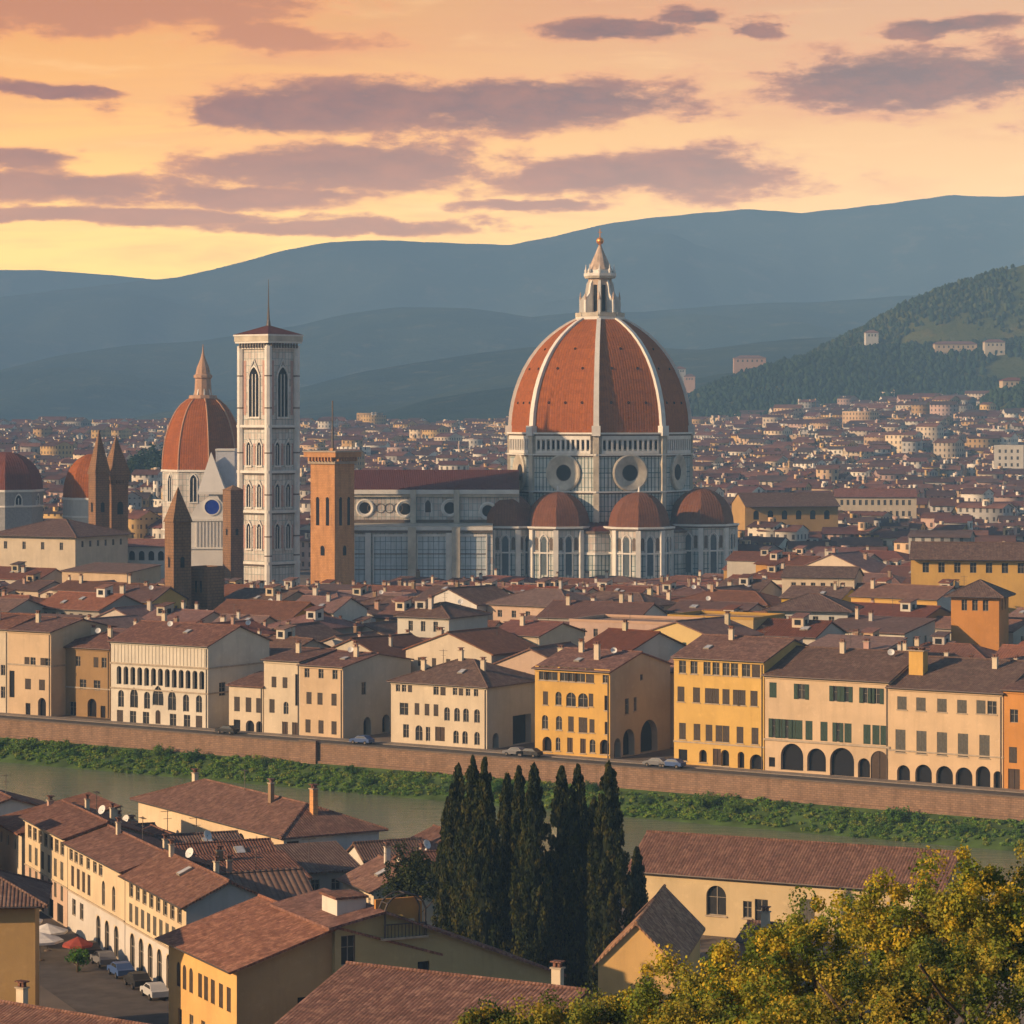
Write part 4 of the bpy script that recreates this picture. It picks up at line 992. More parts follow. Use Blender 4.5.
def gothic_window(parent, x, z0, z1, w_, y, M, lights_=2, gable=True):
    mb = MB(); sp = z1 - w_ * .866
    pts = [(x - w_ / 2, z0)] + arc_pts(x, w_, sp, 'point', 6) + [(x + w_ / 2, z0)]
    mb.add([(a, y - .03, b) for a, b in pts], [tuple(range(len(pts)))], DARK, M)
    for k in range(1, lights_): xx = x - w_ / 2 + k * w_ / lights_; mb.box(xx - .13, xx + .13, y - .3, y - .035, z0, sp + w_ * .35, WHITE, M)
    ar = arc_pts(x, w_, sp, 'point', 6); out = arc_pts(x, w_ + .7, sp, 'point', 6)
    for q in range(len(ar) - 1): mb.add([(ar[q][0], y - .35, ar[q][1]), (ar[q + 1][0], y - .35, ar[q + 1][1]), (out[q + 1][0], y - .35, out[q + 1][1]), (out[q][0], y - .35, out[q][1])], [(0, 3, 2, 1)], WHITE, M)
    for s in (-1, 1): mb.box(x + s * (w_ / 2 + .17) - .17, x + s * (w_ / 2 + .17) + .17, y - .36, y - .003, z0 - .2, sp, WHITE, M)
    mb.box(x - w_ / 2 - .5, x + w_ / 2 + .5, y - .5, y - .003, z0 - .6, z0 - .2, WHITE, M)
    if gable:
        zt = z1 + w_ * .55
        for s in (-1, 1): mb.tube([tuple(M @ Vector((x + s * (w_ / 2 + .5), y - .3, sp + w_ * .2))), tuple(M @ Vector((x, y - .3, zt)))], .2, WHITE, 5)
    return mb.build('window', parent)
for f in range(4):
    M = Matrix.Rotation(f * math.pi / 2, 4, 'Z')
    for z0, z1 in ((14.4, 22.2), (27.4, 34.6), (40.4, 47.6)):
        for x in (-2.35, 2.35): gothic_window(bt, x, z0, z1, 1.9, -S, M, 2)
        mb = MB()
        for x in (-4.3, 0, 4.3): mb.box(x - .45, x + .45, -S - .12, -S - .003, z0, z1 - .5, simple('pink_marble', (.50, .30, .24), .6), M)
        mb.build('marble_inlay', bt)
    gothic_window(bt, 0, 55.5, 71.0, 4.4, -S, M, 3)
    mb = MB()
    for x in (-4.2, 4.2): mb.box(x - .5, x + .5, -S - .12, -S - .003, 56, 73, MC['pink_marble'], M)
    mb.build('marble_inlay', bt)

# ------------------------------------------------------------------ generic square tower
def tower(name, label, px, Y, side, ztop, rz, m, cat='tower', flare=.5, slots=(), top='flat', spire=0., zb=-1, roofm=None, parapet=1.2, corbel=True):
    b = P(px, 415, Y); b.z = 0
    root = empty(name, b, math.radians(rz), label, cat)
    s = side / 2; mb = MB(); mb.box(-s, s, -s, s, zb, ztop, m); mb.build('shaft', root)
    if corbel:
        mb = MB()
        mb.box(-s - flare * .4, s + flare * .4, -s - flare * .4, s + flare * .4, ztop - 3.2, ztop - 2.4, STONE if m is BRICK else m)
        for f in range(4):
            M = Matrix.Rotation(f * math.pi / 2, 4, 'Z'); n = max(4, int(side / 1.1))
            for k in range(n): x = -s + .4 + k * (side - .8) / (n - 1); mb.box(x - .2, x + .2, -s - flare * .9, -s - .003, ztop - 2.4, ztop - 1.2, m, M)
        mb.box(-s - flare, s + flare, -s - flare, s + flare, ztop - 1.2, ztop + .3, m); mb.box(-s - flare - .25, s + flare + .25, -s - flare - .25, s + flare + .25, ztop + .3, ztop + .7, STONE if m is BRICK else m)
        mb.build('cornice', root)
    zt = ztop + .7 if corbel else ztop
    if top == 'pyramid':
        r = s + (flare + .25 if corbel else .3); mb = MB()
        for f in range(4): mb.add([(-r, -r, zt), (r, -r, zt), (0, 0, zt + spire)], [(0, 1, 2)], roofm or m, Matrix.Rotation(f * math.pi / 2, 4, 'Z'))
        mb.build('roof', root)
    elif top == 'mast':
        mb = MB(); mb.box(-.6, .6, -.6, .6, zt, zt + .8, m); mb.tube([(0, 0, zt), (0, 0, zt + spire * .5)], .4, IRON); mb.tube([(0, 0, zt + spire * .5), (0, 0, zt + spire)], .26, IRON); mb.build('mast', root)
    for f in range(4):
        M = Matrix.Rotation(f * math.pi / 2, 4, 'Z')
        for (x, z0, z1, w_) in slots:
            pts = [(x - w_ / 2, z0)] + arc_pts(x, w_, z1 - w_ / 2, 'arch', 5) + [(x + w_ / 2, z0)]
            mb = MB(); mb.add([(a, -s - .03, b) for a, b in pts], [tuple(range(len(pts)))], DARK, M)
            ar = arc_pts(x, w_, z1 - w_ / 2, 'arch', 5); ou = arc_pts(x, w_ + .6, z1 - w_ / 2, 'arch', 5)
            for q in range(len(ar) - 1): mb.add([(ar[q][0], -s - .12, ar[q][1]), (ar[q + 1][0], -s - .12, ar[q + 1][1]), (ou[q + 1][0], -s - .12, ou[q + 1][1]), (ou[q][0], -s - .12, ou[q][1])], [(0, 3, 2, 1)], m, M)
            mb.build('window', root)
    return root
tower('brick_tower', 'square orange brick tower with a flared top and thin mast before the nave', 332.5, 900, 9.3, ZY(453, 900), 54, BRICK, flare=1.5,
      slots=((-1.9, 23, 31.5, 1.3), (1.9, 23, 31.5, 1.3), (0, 14, 17, 1.6)), top='mast', spire=15)
tower('pointed_tower', 'slim brown stone tower with a sharp point left of the bell tower', 178, 690, 4.5, ZY(522, 690), 33, BRICKD, slots=((0, 21, 23.5, 1.0),), top='pyramid', spire=8.2, corbel=False)
b = building('tower_annex', 'brown blocky stone building with slit windows at the foot of the pointed tower', 'building', P(189, 415, 694) - Vector((0, 0, HC)), math.radians(-34), 5.5, 6, 20.5, BRICKD, 'flat',
     holes={'F': [dict(u=2.0, z=15.0, w=.7, h=2.8, kind='arch', style='dark'), dict(u=3.5, z=15.0, w=.7, h=2.8, kind='arch', style='dark')]})
tower('brown_pillar_tower', 'plain brown tower against the red dome, half hidden by the bell tower', 233, 900, 4.4, ZY(490, 900), 38, BRICKD, top='pyramid', spire=1.5, corbel=False, slots=((0, 20, 22, .9),))
tower('spired_tower', 'taller dark tower of the pair, with a needle spire', 99, 930, 4.8, ZY(474, 930), 35, BRICKD, top='pyramid', spire=14, corbel=False, slots=((0, 26, 29, 1.3),))
tower('spired_tower', 'shorter dark tower of the pair, with a needle spire and one square belfry opening', 116, 938, 5.6, ZY(476, 938), 35, BRICKD, top='pyramid', spire=12, corbel=True, flare=.35, slots=((0, 25, 29, 2.0),))

# ------------------------------------------------------------------ the second dome and the other small domes
def domed(name, label, px, Y, R, zb, ztop, drumz, phi=0., m=None, ribs=True, lantern=True, cat='church', pointed=1.0, dm=None, windows=True):
    b = P(px, 415, Y); b.z = 0
    root = empty(name, b, math.radians(phi), label, cat); m = m or PLAINM; dm = dm or T_DOME
    pts = [(R * math.cos(2 * math.pi * i / 8), R * math.sin(2 * math.pi * i / 8)) for i in range(8)]
    mb = MB(); mb.prism(pts, -1, zb, m); dr = mb.build('drum', root)
    mb = MB(); mb.prism([(x * 1.04, y * 1.04) for x, y in pts], zb - .5, zb + .3, WHITE); mb.prism([(x * 1.03, y * 1.03) for x, y in pts], drumz, drumz + .6, WHITE); mb.build('cornice', dr)
    H = ztop - zb - .3; pr = []
    for t in np.linspace(0, 1, 12):
        a = t * math.pi / 2 * .93; pr.append((R * (math.cos(a) ** (.85 if lantern else 1.05)) , zb + .3 + H * math.sin(a) ** pointed / (math.sin(math.pi / 2 * .93) ** pointed)))
    mb = MB()
    for j in range(11):
        for i in range(8):
            a0, a1 = 2 * math.pi * i / 8, 2 * math.pi * (i + 1) / 8; (r1, z1), (r2, z2) = pr[j], pr[j + 1]
            mb.poly([(r1 * math.cos(a0), r1 * math.sin(a0), z1), (r1 * math.cos(a1), r1 * math.sin(a1), z1), (r2 * math.cos(a1), r2 * math.sin(a1), z2), (r2 * math.cos(a0), r2 * math.sin(a0), z2)], dm)
    dmo = mb.build('dome', root)
    if ribs:
        for i in range(8):
            a = 2 * math.pi * i / 8; mb = MB(); mb.tube([(r * math.cos(a), r * math.sin(a), z) for r, z in pr], R * .022, simple('terracotta_rib', (.52, .27, .15)), 5); mb.build('rib', dmo)
    if lantern:
        k = R / 13; mb = MB(); z = ztop
        mb.lathe([(4.6 * k, z - 1), (4.4 * k, z + .2 * k), (2.8 * k, z + .3 * k), (2.5 * k, z + 5.5 * k), (3.0 * k, z + 5.8 * k), (3.0 * k, z + 6.6 * k), (2.4 * k, z + 7 * k), (2.0 * k, z + 9 * k), (.8 * k, z + 12 * k), (.3 * k, z + 14 * k), (.1 * k, z + 16.5 * k)], 10, simple('terracotta_stone', (.50, .30, .19)))
        la = mb.build('lantern', root)
        for i in range(8):
            M = Matrix.Rotation(i * math.pi / 4, 4, 'Z'); mb = MB(); mb.add([(-.2 * k, -3.1 * k, z), (.2 * k, -3.1 * k, z), (.2 * k, -1.8 * k, z), (-.2 * k, -1.8 * k, z), (-.2 * k, -1.9 * k, z + 5 * k), (.2 * k, -1.9 * k, z + 5 * k)], [(0, 1, 5, 4), (1, 2, 5), (0, 4, 3), (2, 3, 4, 5)], WHITE, M); mb.build('buttress', la)
    if windows:
        for i in range(8):
            a = 2 * math.pi * (i + .5) / 8; M = Matrix.Rotation(a + math.pi / 2, 4, 'Z'); y = -R * math.cos(math.pi / 8)
            z1 = zb - 1.5; z0 = max(drumz + 1, zb - R * .75)
            gothic_window(dr, 0, z0, z1, R * .17, y, M, 2, False)
    return root
domed('domed_church', 'smaller red ribbed dome with a stone lantern just left of the bell tower', 203, 1150, 15.6, ZY(470, 1150), ZY(396, 1150), 12, phi=14, m=MARBLE_FINE)
domed('domed_chapel', 'dark red dome on a grey drum at the left photo edge', 6, 1050, 12.8, ZY(490, 1050), ZY(452, 1050), 24, phi=8, m=simple('grey_drum_stucco', (.33, .32, .31)), ribs=False, lantern=False, cat='chapel', pointed=.9, dm=tiles('dark_dome_tiles', (.20, .06, .04), .9, 1.2, .3, 0, worn=.1, moss=0))
domed('domed_chapel', 'small orange tiled dome partly behind the twin spired towers', 92, 1060, 10.2, ZY(498, 1060), ZY(454, 1060), 20, phi=12, m=PL['white'], ribs=False, lantern=False, cat='chapel', pointed=.9, windows=False)
# white gabled church front with blue round window
wf = empty('white_church_front', P(188, 415, 1040) - Vector((0, 0, HC)), 0, 'white church front with a pale pyramid spire and a blue round window', 'church')
WST = plaster('chalk_white', (.72, .68, .62), wear=.15)
k = 1040 / F
mb = MB(); z = lambda py: ZY(py, 1040)
mb.poly([(0, 0, -1), (42 * k, 0, -1), (42 * k, 0, z(515)), (27 * k, 0, z(492)), (9 * k, 0, z(505)), (0, 0, z(520))], WST)
mb.box(0, 42 * k, .003, 14, -1, z(521), WST); mb.build('wall', wf)
mb = MB(); a0, a1 = 10 * k, 42 * k; c = (a0 + a1) / 2 - 2 * k; zz = z(492)
for q in (((a0, -.8), (a1 - 4 * k, -.8)), ((a1 - 4 * k, -.8), (a1 - 4 * k, 9)), ((a1 - 4 * k, 9), (a0, 9)), ((a0, 9), (a0, -.8))): mb.poly([(*q[0], zz), (*q[1], zz), (c - 2 * k, 4, z(452))], WST)
mb.box(a0, a1 - 4 * k, -.8, 9, zz - .8, zz, WST); mb.build('pyramid_spire', wf)
mb = MB(); mb.box(26 * k, 45 * k, 6, 15, z(521), z(451), plaster('cool_white', (.55, .56, .60))); mb.box(25.6 * k, 45.6 * k, 5.6, 15.4, z(451), z(449), WST); mb.build('side_block', wf)
mb = MB(); M = Matrix.Translation((24 * k, 0, z(507))) @ Matrix.Rotation(math.pi / 2, 4, 'X'); mb.lathe([(3.0, .0), (3.0, .3), (2.55, .35), (2.55, 0)], 22, WHITE, M=M, caps=False)
mb.lathe([(2.6, .01), (2.6, .12)], 22, simple('blue_rose_glass', (.01, .035, .32), .3), M=M); mb.build('round_window', wf)
for i in range(9):
    x = (8 + i * 3.4) * k; mb = MB(); mb.box(x, x + .5, -.4, -.003, z(547), z(522), WST); mb.build('pilaster', wf)
mb = MB(); mb.box(0, 42 * k, -.6, -.003, z(521), z(518.5), WHITE); mb.box(0, 42 * k, -.5, -.003, z(549), z(547), WHITE); mb.build('cornice', wf)
# ------------------------------------------------------------------ notable buildings inside the town
KEEP = []            # footprints (x, y, radius) kept free of ordinary houses
def foot(x, y, r): KEEP.append((x, y, r))
for px, Y, r in ((332, 900, 9), (178, 690, 7), (198, 699, 6), (233, 900, 6), (99, 930, 6), (116, 938, 6), (6, 1050, 16), (92, 1060, 13), (204, 1150, 18), (210, 1047, 12), (268, 940, 14)):
    foot((px - 512) * Y / F, Y, r)
def in_cath(x, y): return -62 < x < 74 and 950 < y < 1045
def winrow(L, n, z, h=1.9, w_=1.1, kind='rect', style='glass', margin=1.6, **kw):
    return [dict(u=margin + (L - 2 * margin) * (i + .5) / n, z=z, w=w_, h=h, kind=kind, style=style, **kw) for i in range(n)]
def special(label, xa, pyeave, Y, Wd, D, wall, name='town_house', cat='house', rz=None, roof='gable', F_=(), R_=(), h=None, **kw):
    """a town building by the pixel column of its near left corner, its eave row and its distance"""
    b = P(xa, 415, Y); h = h or ZY(pyeave, Y)
    rz = RZ if rz is None else math.radians(rz)
    z0 = ground_z(b.x, Y); b.z = z0; h = h - z0
    hf = []
    for r in F_: hf += winrow(Wd, r[0], h - r[1], *r[2:])
    hr = []
    for r in R_: hr += winrow(D, r[0], h - r[1], *r[2:])
    c = b + Matrix.Rotation(rz, 3, 'Z') @ Vector((Wd / 2, D / 2, 0)); n = max(1, int(max(Wd, D) / 12))
    for i in range(n):
        q = b + Matrix.Rotation(rz, 3, 'Z') @ Vector((Wd * (i + .5) / n if Wd > D else Wd / 2, D / 2 if Wd > D else D * (i + .5) / n, 0)); foot(q.x, q.y, min(Wd, D) / 2 + 2)
    return building(name, label, cat, b, rz, Wd, D, h, wall, roof=roof, tile=kw.pop('tile', T_MID), holes={'F': hf, 'R': hr}, **kw)
S_ = special
S_('long cream house with eight dark square windows behind the ochre riverside house', 53, 590, 690, 27, 10, PL['cream'], F_=((8, 2.6, 1.7, 1.1),), h=None, chim=[(5, 4), (19, 5)])
S_('low peach block with a blank lit wall left of the pointed tower', 62, 571, 770, 22, 13, PL['peach'], F_=((3, 5.5, 1.3, .9),), roof='shed', rise=1.5)
S_('long cream hall with a broad dark roof below the small orange dome', -8, 534, 880, 30, 26, PL['cream'], F_=((4, 4.2, 2.2, 1.2),), R_=((6, 3.4, 1.8, 1.1),), rz=-28, roof='hip', rise=4.0, ov=1.5, tile=T_DARK, name='town_hall', cat='hall')
S_('cream arcaded house below the twin dark spired towers', 93, 546, 900, 24, 10, PL['white'], F_=((7, 4.2, 2.8, 1.8, 'arch', 'arch'),), rz=-8, name='arcaded_house')
S_('tall cream house with dark loggia and upper windows behind the hipped-roof riverside house', 489, 634, 548, 11, 15, PL['cream'], F_=((4, 3.6, 2.0, 1.1), (3, 7.0, 2.0, 1.0)), R_=((2, 3.4, 1.6, 1.0),), chim=[(4, 5)], ants=[(7, 9)])
S_('grey white house with a roof dish behind the nine-windowed peach house', 397, 634, 600, 19, 14, PL['pale'], F_=((2, 4.0, 2.4, 1.5),), R_=((2, 3.2, 1.8, 1.4),), roof='gable', chim=[(4, 9)], rz=-22, dishes=[(12, 4)])
S_('broad pale house with a dusky right wall behind the deep yellow riverside house', 538, 617, 610, 22, 16, PL['white'], F_=((2, 4.4, 2.6, 2.0),), R_=((4, 3.0, 1.8, 1.1),), rz=-26, chim=[(4, 6), (15, 8)])
S_('tower house with orange lower walls and a hipped roof over three loggia windows', 951, 594, 590, 9.5, 10, PL['orange'], F_=((3, 3.2, 2.2, 1.1),), R_=((2, 3.2, 2.2, 1.1),), rz=-20, roof='hip', rise=2.4, ov=1.2, name='tower_house', tile=T_DARK)
S_('long yellow loggia building under a wide brown roof near the right edge', 911, 557, 700, 36, 14, PL['yellow'], F_=((9, 3.6, 2.4, 1.5),), rz=-10, rise=3.0, ov=1.6, tile=T_DARK, name='loggia_building', cat='building', band=[(8.0, .4, .3)])
S_('yellow house with a bare white gable wall left of the tower house', 851, 596, 640, 21, 13, PL['yellow'], F_=((5, 3.2, 1.8, 1.2),), R_=((1, 3.0, 2.0, 1.4),), rz=-38, side_wall=PL['white'], chim=[(3, 4)])
S_('grey white house with a dark hipped roof behind the golden yellow house', 768, 609, 600, 16, 14, plaster('plaster_bluish', (.50, .50, .47)), F_=((4, 3.0, 1.7, 1.1),), R_=((3, 3.0, 1.7, 1.0),), rz=-15, roof='hip', rise=2.6, ov=1.1, tile=T_DARK)
S_('long cream house with one row of windows right of the cathedral', 782, 577, 700, 17, 12, PL['cream'], F_=((6, 3.0, 1.8, 1.1),), rz=-16, tile=T_DARK)
S_('long golden hall with a wide dark roof beyond the cathedral apse', 745, 505, 1120, 36, 20, PL['ochre'], F_=((6, 5.5, 3.4, 2.2, 'arch', 'arch'),), rz=10, rise=4, ov=2, tile=T_DARK, name='market_hall', cat='hall')
S_('long two-storey cream palace with many windows right of the golden hall', 835, 497, 1260, 34, 14, PL['cream'], F_=((12, 3.4, 2.2, 1.2), (12, 8, 2.2, 1.2)), rz=-4, rise=3, name='palace', cat='palace')
S_('tall pale apartment block rising from the far town roofs', 816, 446, 2050, 22, 14, PL['white'], F_=((5, 4, 2, 1.3), (5, 8, 2, 1.3), (5, 12, 2, 1.3)), rz=-8, roof='flat', name='apartment_block', cat='apartments')
S_('cream high-rise slab with a lower wing near the right photo edge', 994, 446, 1750, 17, 14, PL['white'], F_=((4, 4, 2, 1.3), (4, 8, 2, 1.3), (4, 12, 2, 1.3)), rz=-12, roof='flat', name='apartment_block', cat='apartments')
S_('pale peach apartment block on the far edge of town below the wooded knoll', 979, 420, 2600, 22, 18, PL['peach'], rz=-10, roof='flat', name='apartment_block', cat='apartments')
S_('long pale stadium building at the foot of the dark wooded hill', 694, 426, 2760, 26, 22, PL['pale'], rz=0, roof='flat', name='stadium', cat='stadium')
S_('low white curved hall right of the stadium at the hill foot', 722, 432, 2720, 24, 18, PL['white'], rz=6, roof='flat', name='exhibition_hall', cat='hall')

# ------------------------------------------------------------------ ordinary houses, each its own thing
FP = []
def free(x, y, r):
    if in_cath(x, y - r) or in_cath(x, y + r): return False
    return all((x - a) ** 2 + (y - b) ** 2 > (r * .8 + c) ** 2 for a, b, c in KEEP)
wallk = [('cream', 7), ('white', 5), ('pale', 5), ('peach', 4), ('ochre', 3), ('yellow', 2.5), ('pink', 1.5), ('grey', 1.5), ('orange', .8)]
def pick(lst):
    t = rnd.random() * sum(b for a, b in lst)
    for a, b in lst:
        t -= b
        if t <= 0: return a
    return lst[0][0]
HOUSES = []
s = 35.0; row = 0
while s < 452:
    depth = rnd.uniform(11, 15.5); row += 1
    t = -170 + rnd.uniform(0, 10)
    while t < 330:
        Wd = rnd.uniform(9.5, 21) * (1 + s / 1400)
        q = river_p(t + Wd / 2, s + depth / 2)
        lim = .182 * q.y
        if abs(q.x) < lim + 2 and free(q.x, q.y, min(Wd, depth) * .5) and q.y > 300:
            if rnd.random() > .03: HOUSES.append((t, s + rnd.uniform(-1.5, 1.5), Wd, depth, q))
        t += Wd + (rnd.uniform(3, 6) if rnd.random() < .22 else rnd.uniform(.15, .5))
    s += depth + (rnd.uniform(3.5, 6) if row % 2 == 0 else rnd.uniform(.4, 1.2)) + (4 if row % 5 == 0 else 0)
SKIP = set()
ANCH1 = [(60, 'golden riverside house'), (112, 'dull ochre riverside house'), (215, 'white arched palace'), (300, 'low cream riverside house'), (390, 'nine-windowed peach house'), (490, 'cream hipped-roof riverside house'),
         (535, 'gap before the deep yellow house'), (640, 'deep yellow riverside house'), (765, 'golden yellow riverside house'), (889, 'green-shuttered palace'), (1003, 'five-arched peach palace'), (1200, 'bright orange riverside house')]
ANCH2 = [(40, 'left dark red dome'), (130, 'spired twin towers'), (215, 'brown pointed tower'), (300, 'marble bell tower'), (360, 'brick tower with mast'), (430, 'left half of the nave'), (500, 'right half of the nave'), (595, 'left apse domes'), (680, 'middle apse dome'), (735, 'right apse dome'),
         (800, 'golden hall with wide dark roof'), (880, 'yellow house with white gable wall'), (950, 'orange tower house'), (1200, 'long yellow loggia building')]
ORD = ['nearest', 'second nearest', 'third nearest', 'fourth nearest', 'fifth nearest', 'sixth nearest', 'seventh nearest', 'eighth nearest', 'ninth nearest', 'tenth nearest', 'eleventh nearest', 'twelfth nearest', 'thirteenth nearest', 'fourteenth nearest', 'fifteenth nearest']
cells = {}
for i, (t, s, Wd, D, q) in enumerate(HOUSES):
    if i in SKIP: continue
    px = 512 + F * q.x / q.y
    near = s < 165
    for lim, nm in (ANCH1 if near else ANCH2):
        if px < lim: break
    cells.setdefault((near, nm), []).append((q.y, i))
LABELS = {}
for (near, nm), lst in cells.items():
    for k, (y, i) in enumerate(sorted(lst)): LABELS[i] = (near, nm, ORD[min(k, 14)])
GR = 'ordinary town houses packed across the river'
rank = sorted(range(len(HOUSES)), key=lambda i: HOUSES[i][4].y)
detail = set(rank[:135]); detail2 = set(rank[95:135])
seenlab = set()
for i, (t, s, Wd, D, q) in enumerate(HOUSES):
    r_ = random.Random(1000 + i)
    rz = RZ + math.radians(r_.gauss(0, 4.5))
    wk = None; tt = r_.random() * sum(b for a, b in wallk)
    for a, b in wallk:
        tt -= b
        if tt <= 0: wk = a; break
    base_h = 11.0 + r_.uniform(-3.4, 3.8)
    pxh = 512 + F * q.x / q.y
    if s < 60: base_h = 11 + r_.uniform(-1, 2.0)
    
    if r_.random() < .07 and q.y < 820: base_h += 3.0
    roof = 'gable'; u = r_.random()
    if u < .20: roof = 'hip'
    elif u < .38: roof = 'gabley'
    elif u < .45: roof = 'shed'
    elif u < .48: roof = 'flat'
    rise = (Wd if roof == 'gabley' else min(Wd, D) if roof == 'hip' else D) / 2 * r_.uniform(.28, .40)
    if roof == 'shed': rise = D * .16
    cap = 56 - q.y * .0575
    if 150 < pxh < 745 and q.y > 700 and base_h + rise > cap:
        base_h = max(4.5, cap - rise)
        if base_h + rise > cap: rise = max(1.2, cap - base_h)
    loc = river_p(t, s); loc.z = ground_z(loc.x, loc.y)
    dk = r_.random() < .35
    tile = T_DARK if dk and i in detail else T_MID
    holes = {}
    if i in detail:
        n = max(2, int(Wd / r_.uniform(2.9, 4.0))); ww = r_.uniform(.9, 1.2); hh = r_.uniform(1.5, 2.1)
        holes['F'] = winrow(Wd, n, base_h - 2.8, hh, ww, style='glass' if r_.random() < .6 else 'closed') + (winrow(Wd, n, base_h - 6.2, hh, ww) if i not in detail2 else [])
        m_ = max(1, int(D / 5)); 
        if r_.random() < .75 and i not in detail2: holes['R'] = winrow(D, m_, base_h - 2.9, hh, ww)
    chim = [(r_.uniform(.15, .85) * Wd, r_.uniform(.2, .8) * D, r_.uniform(.6, 1.1), r_.uniform(1.0, 2.0), PLR[r_.choice(['cream', 'white', 'pale', 'brown', 'pink'])]) for _ in range(r_.choice([0, 1, 1, 1, 2, 2]))] if roof != 'flat' else []
    ants = [(r_.uniform(.2, .8) * Wd, r_.uniform(.3, .7) * D)] if r_.random() < .4 and q.y < 720 else []
    dishes = [(r_.uniform(.2, .8) * Wd, r_.uniform(.2, .8) * D)] if r_.random() < .3 and q.y < 700 else []
    lights = [(r_.uniform(.2, .8) * Wd, r_.uniform(.15, .35) * D) for _ in range(r_.choice([0, 0, 1, 2]))] if roof == 'gable' else []
    dorm = [(r_.uniform(.25, .75) * Wd, r_.uniform(.3, .6) * D, PLR[r_.choice(['white', 'cream', 'pale', 'peach'])])] if roof in ('gable', 'hip') and r_.random() < .45 and base_h > 7 else []
    near, nm, od = LABELS.get(i, (True, 'town', 'nearest'))
    rf = {'gable': 'gabled', 'hip': 'hipped-roof', 'gabley': 'front-gabled', 'shed': 'lean-to roofed', 'flat': 'flat-roofed'}[roof]
    lab = '%s %s house, %s one %s %s' % (wk, rf, od, 'back from the' if near else 'around the', nm)
    if wk == 'white': lab = 'off-' + lab
    while lab in seenlab: lab += ' again'
    seenlab.add(lab)
    if i in SKIP: continue
    building('town_house', lab, 'house', loc, rz, Wd, D, base_h, PLR[wk], roof=roof, rise=rise, tile=tile, holes=holes, group=GR, chim=chim, ants=ants, dishes=dishes, lights=lights, dorm=dorm, ov=.6, t=.25,
             gutter=i in detail, shm=r_.choice([SH_BROWN, SH_GREEN, SH_GREY]))
print('HOUSES', len(HOUSES), 'cells max', max(len(v) for v in cells.values()))

# ------------------------------------------------------------------ the far town, too many to count
MASSW = attr_mat('far_town_walls', windows=True); MASSR = attr_mat('far_town_roofs')
def _mr(t, b):
    a = t.node('ShaderNodeAttribute', attribute_name='tint'); g = t.node('ShaderNodeNewGeometry').outputs['Position']
    n = t.noise(g, .25, 4, .7); c = t.mix(t.mapr(n, .35, .7, 0, .7), a.outputs['Color'], t.mix(1., a.outputs['Color'], (.45, .45, .5), 'MULTIPLY'))
    t.put(b.inputs['Base Color'], c); b.inputs['Roughness'].default_value = .95
MASSR = material('far_town_roof_tiles', _mr)
rs = np.random.RandomState(11)
wallc = np.array([(.74, .60, .42), (.80, .74, .62), (.62, .52, .40), (.66, .46, .28), (.52, .34, .16), (.66, .44, .18), (.52, .36, .30), (.42, .40, .37), (.78, .72, .62)])
roofc = np.array([(.20, .08, .052), (.15, .068, .05), (.25, .11, .07), (.13, .08, .065), (.18, .07, .055)])
Vm, Qm, Mi, Cm, Um = [], [], [], [], []
def mass_house(x, y, z, Wd, D, h, a, wc, rc, rise, flat=False):
    c, s_ = math.cos(a), math.sin(a); o = len(Vm)
    T = lambda u, v, zz: (x + u * c - v * s_, y + u * s_ + v * c, z + zz)
    w2, d2 = Wd / 2, D / 2
    for zz in (-6, h):
        for u, v in ((-w2, -d2), (w2, -d2), (w2, d2), (-w2, d2)): Vm.append(T(u, v, zz))
    for k, L in ((0, Wd), (1, D), (2, Wd), (3, D)):
        k2 = (k + 1) % 4; Qm.append((o + k, o + k2, o + 4 + k2, o + 4 + k)); Mi.append(0); Cm.append(wc); Um.append(((0, -6), (L, -6), (L, h), (0, h)))
    e = .7; o2 = len(Vm)
    if flat:
        for u, v in ((-w2, -d2), (w2, -d2), (w2, d2), (-w2, d2)): Vm.append(T(u, v, h + .01))
        Qm.append((o2, o2 + 1, o2 + 2, o2 + 3)); Mi.append(1); Cm.append(rc); Um.append(((0, 0),) * 4); return
    k = rise / d2
    for v, zz in ((-d2 - e, h - e * k + .1), (0, h + rise + .1), (d2 + e, h - e * k + .1)):
        Vm.append(T(-w2 - .4, v, zz)); Vm.append(T(w2 + .4, v, zz))
    Qm.append((o2, o2 + 1, o2 + 3, o2 + 2)); Qm.append((o2 + 2, o2 + 3, o2 + 5, o2 + 4))
    Vm.append(T(-w2, 0, h + rise)); Vm.append(T(w2, 0, h + rise)); q = len(Vm)
    # gable ends as quads with the eave pair and the ridge point doubled by a mid-slope point
    Vm.append(T(-w2, -d2 / 2, h + rise / 2)); Vm.append(T(w2, -d2 / 2, h + rise / 2))
    Qm.append((o + 7, o + 4, q, q - 2)); Qm.append((o + 5, o + 6, q - 1, q + 1))
    Mi.extend([1, 1, 0, 0]); Cm.extend([rc, rc, wc, wc]); Um.extend([((0, 0),) * 4, ((0, 0),) * 4, ((0, 0),) * 4, ((0, 0),) * 4])
y = 560.0; nm_ = 0
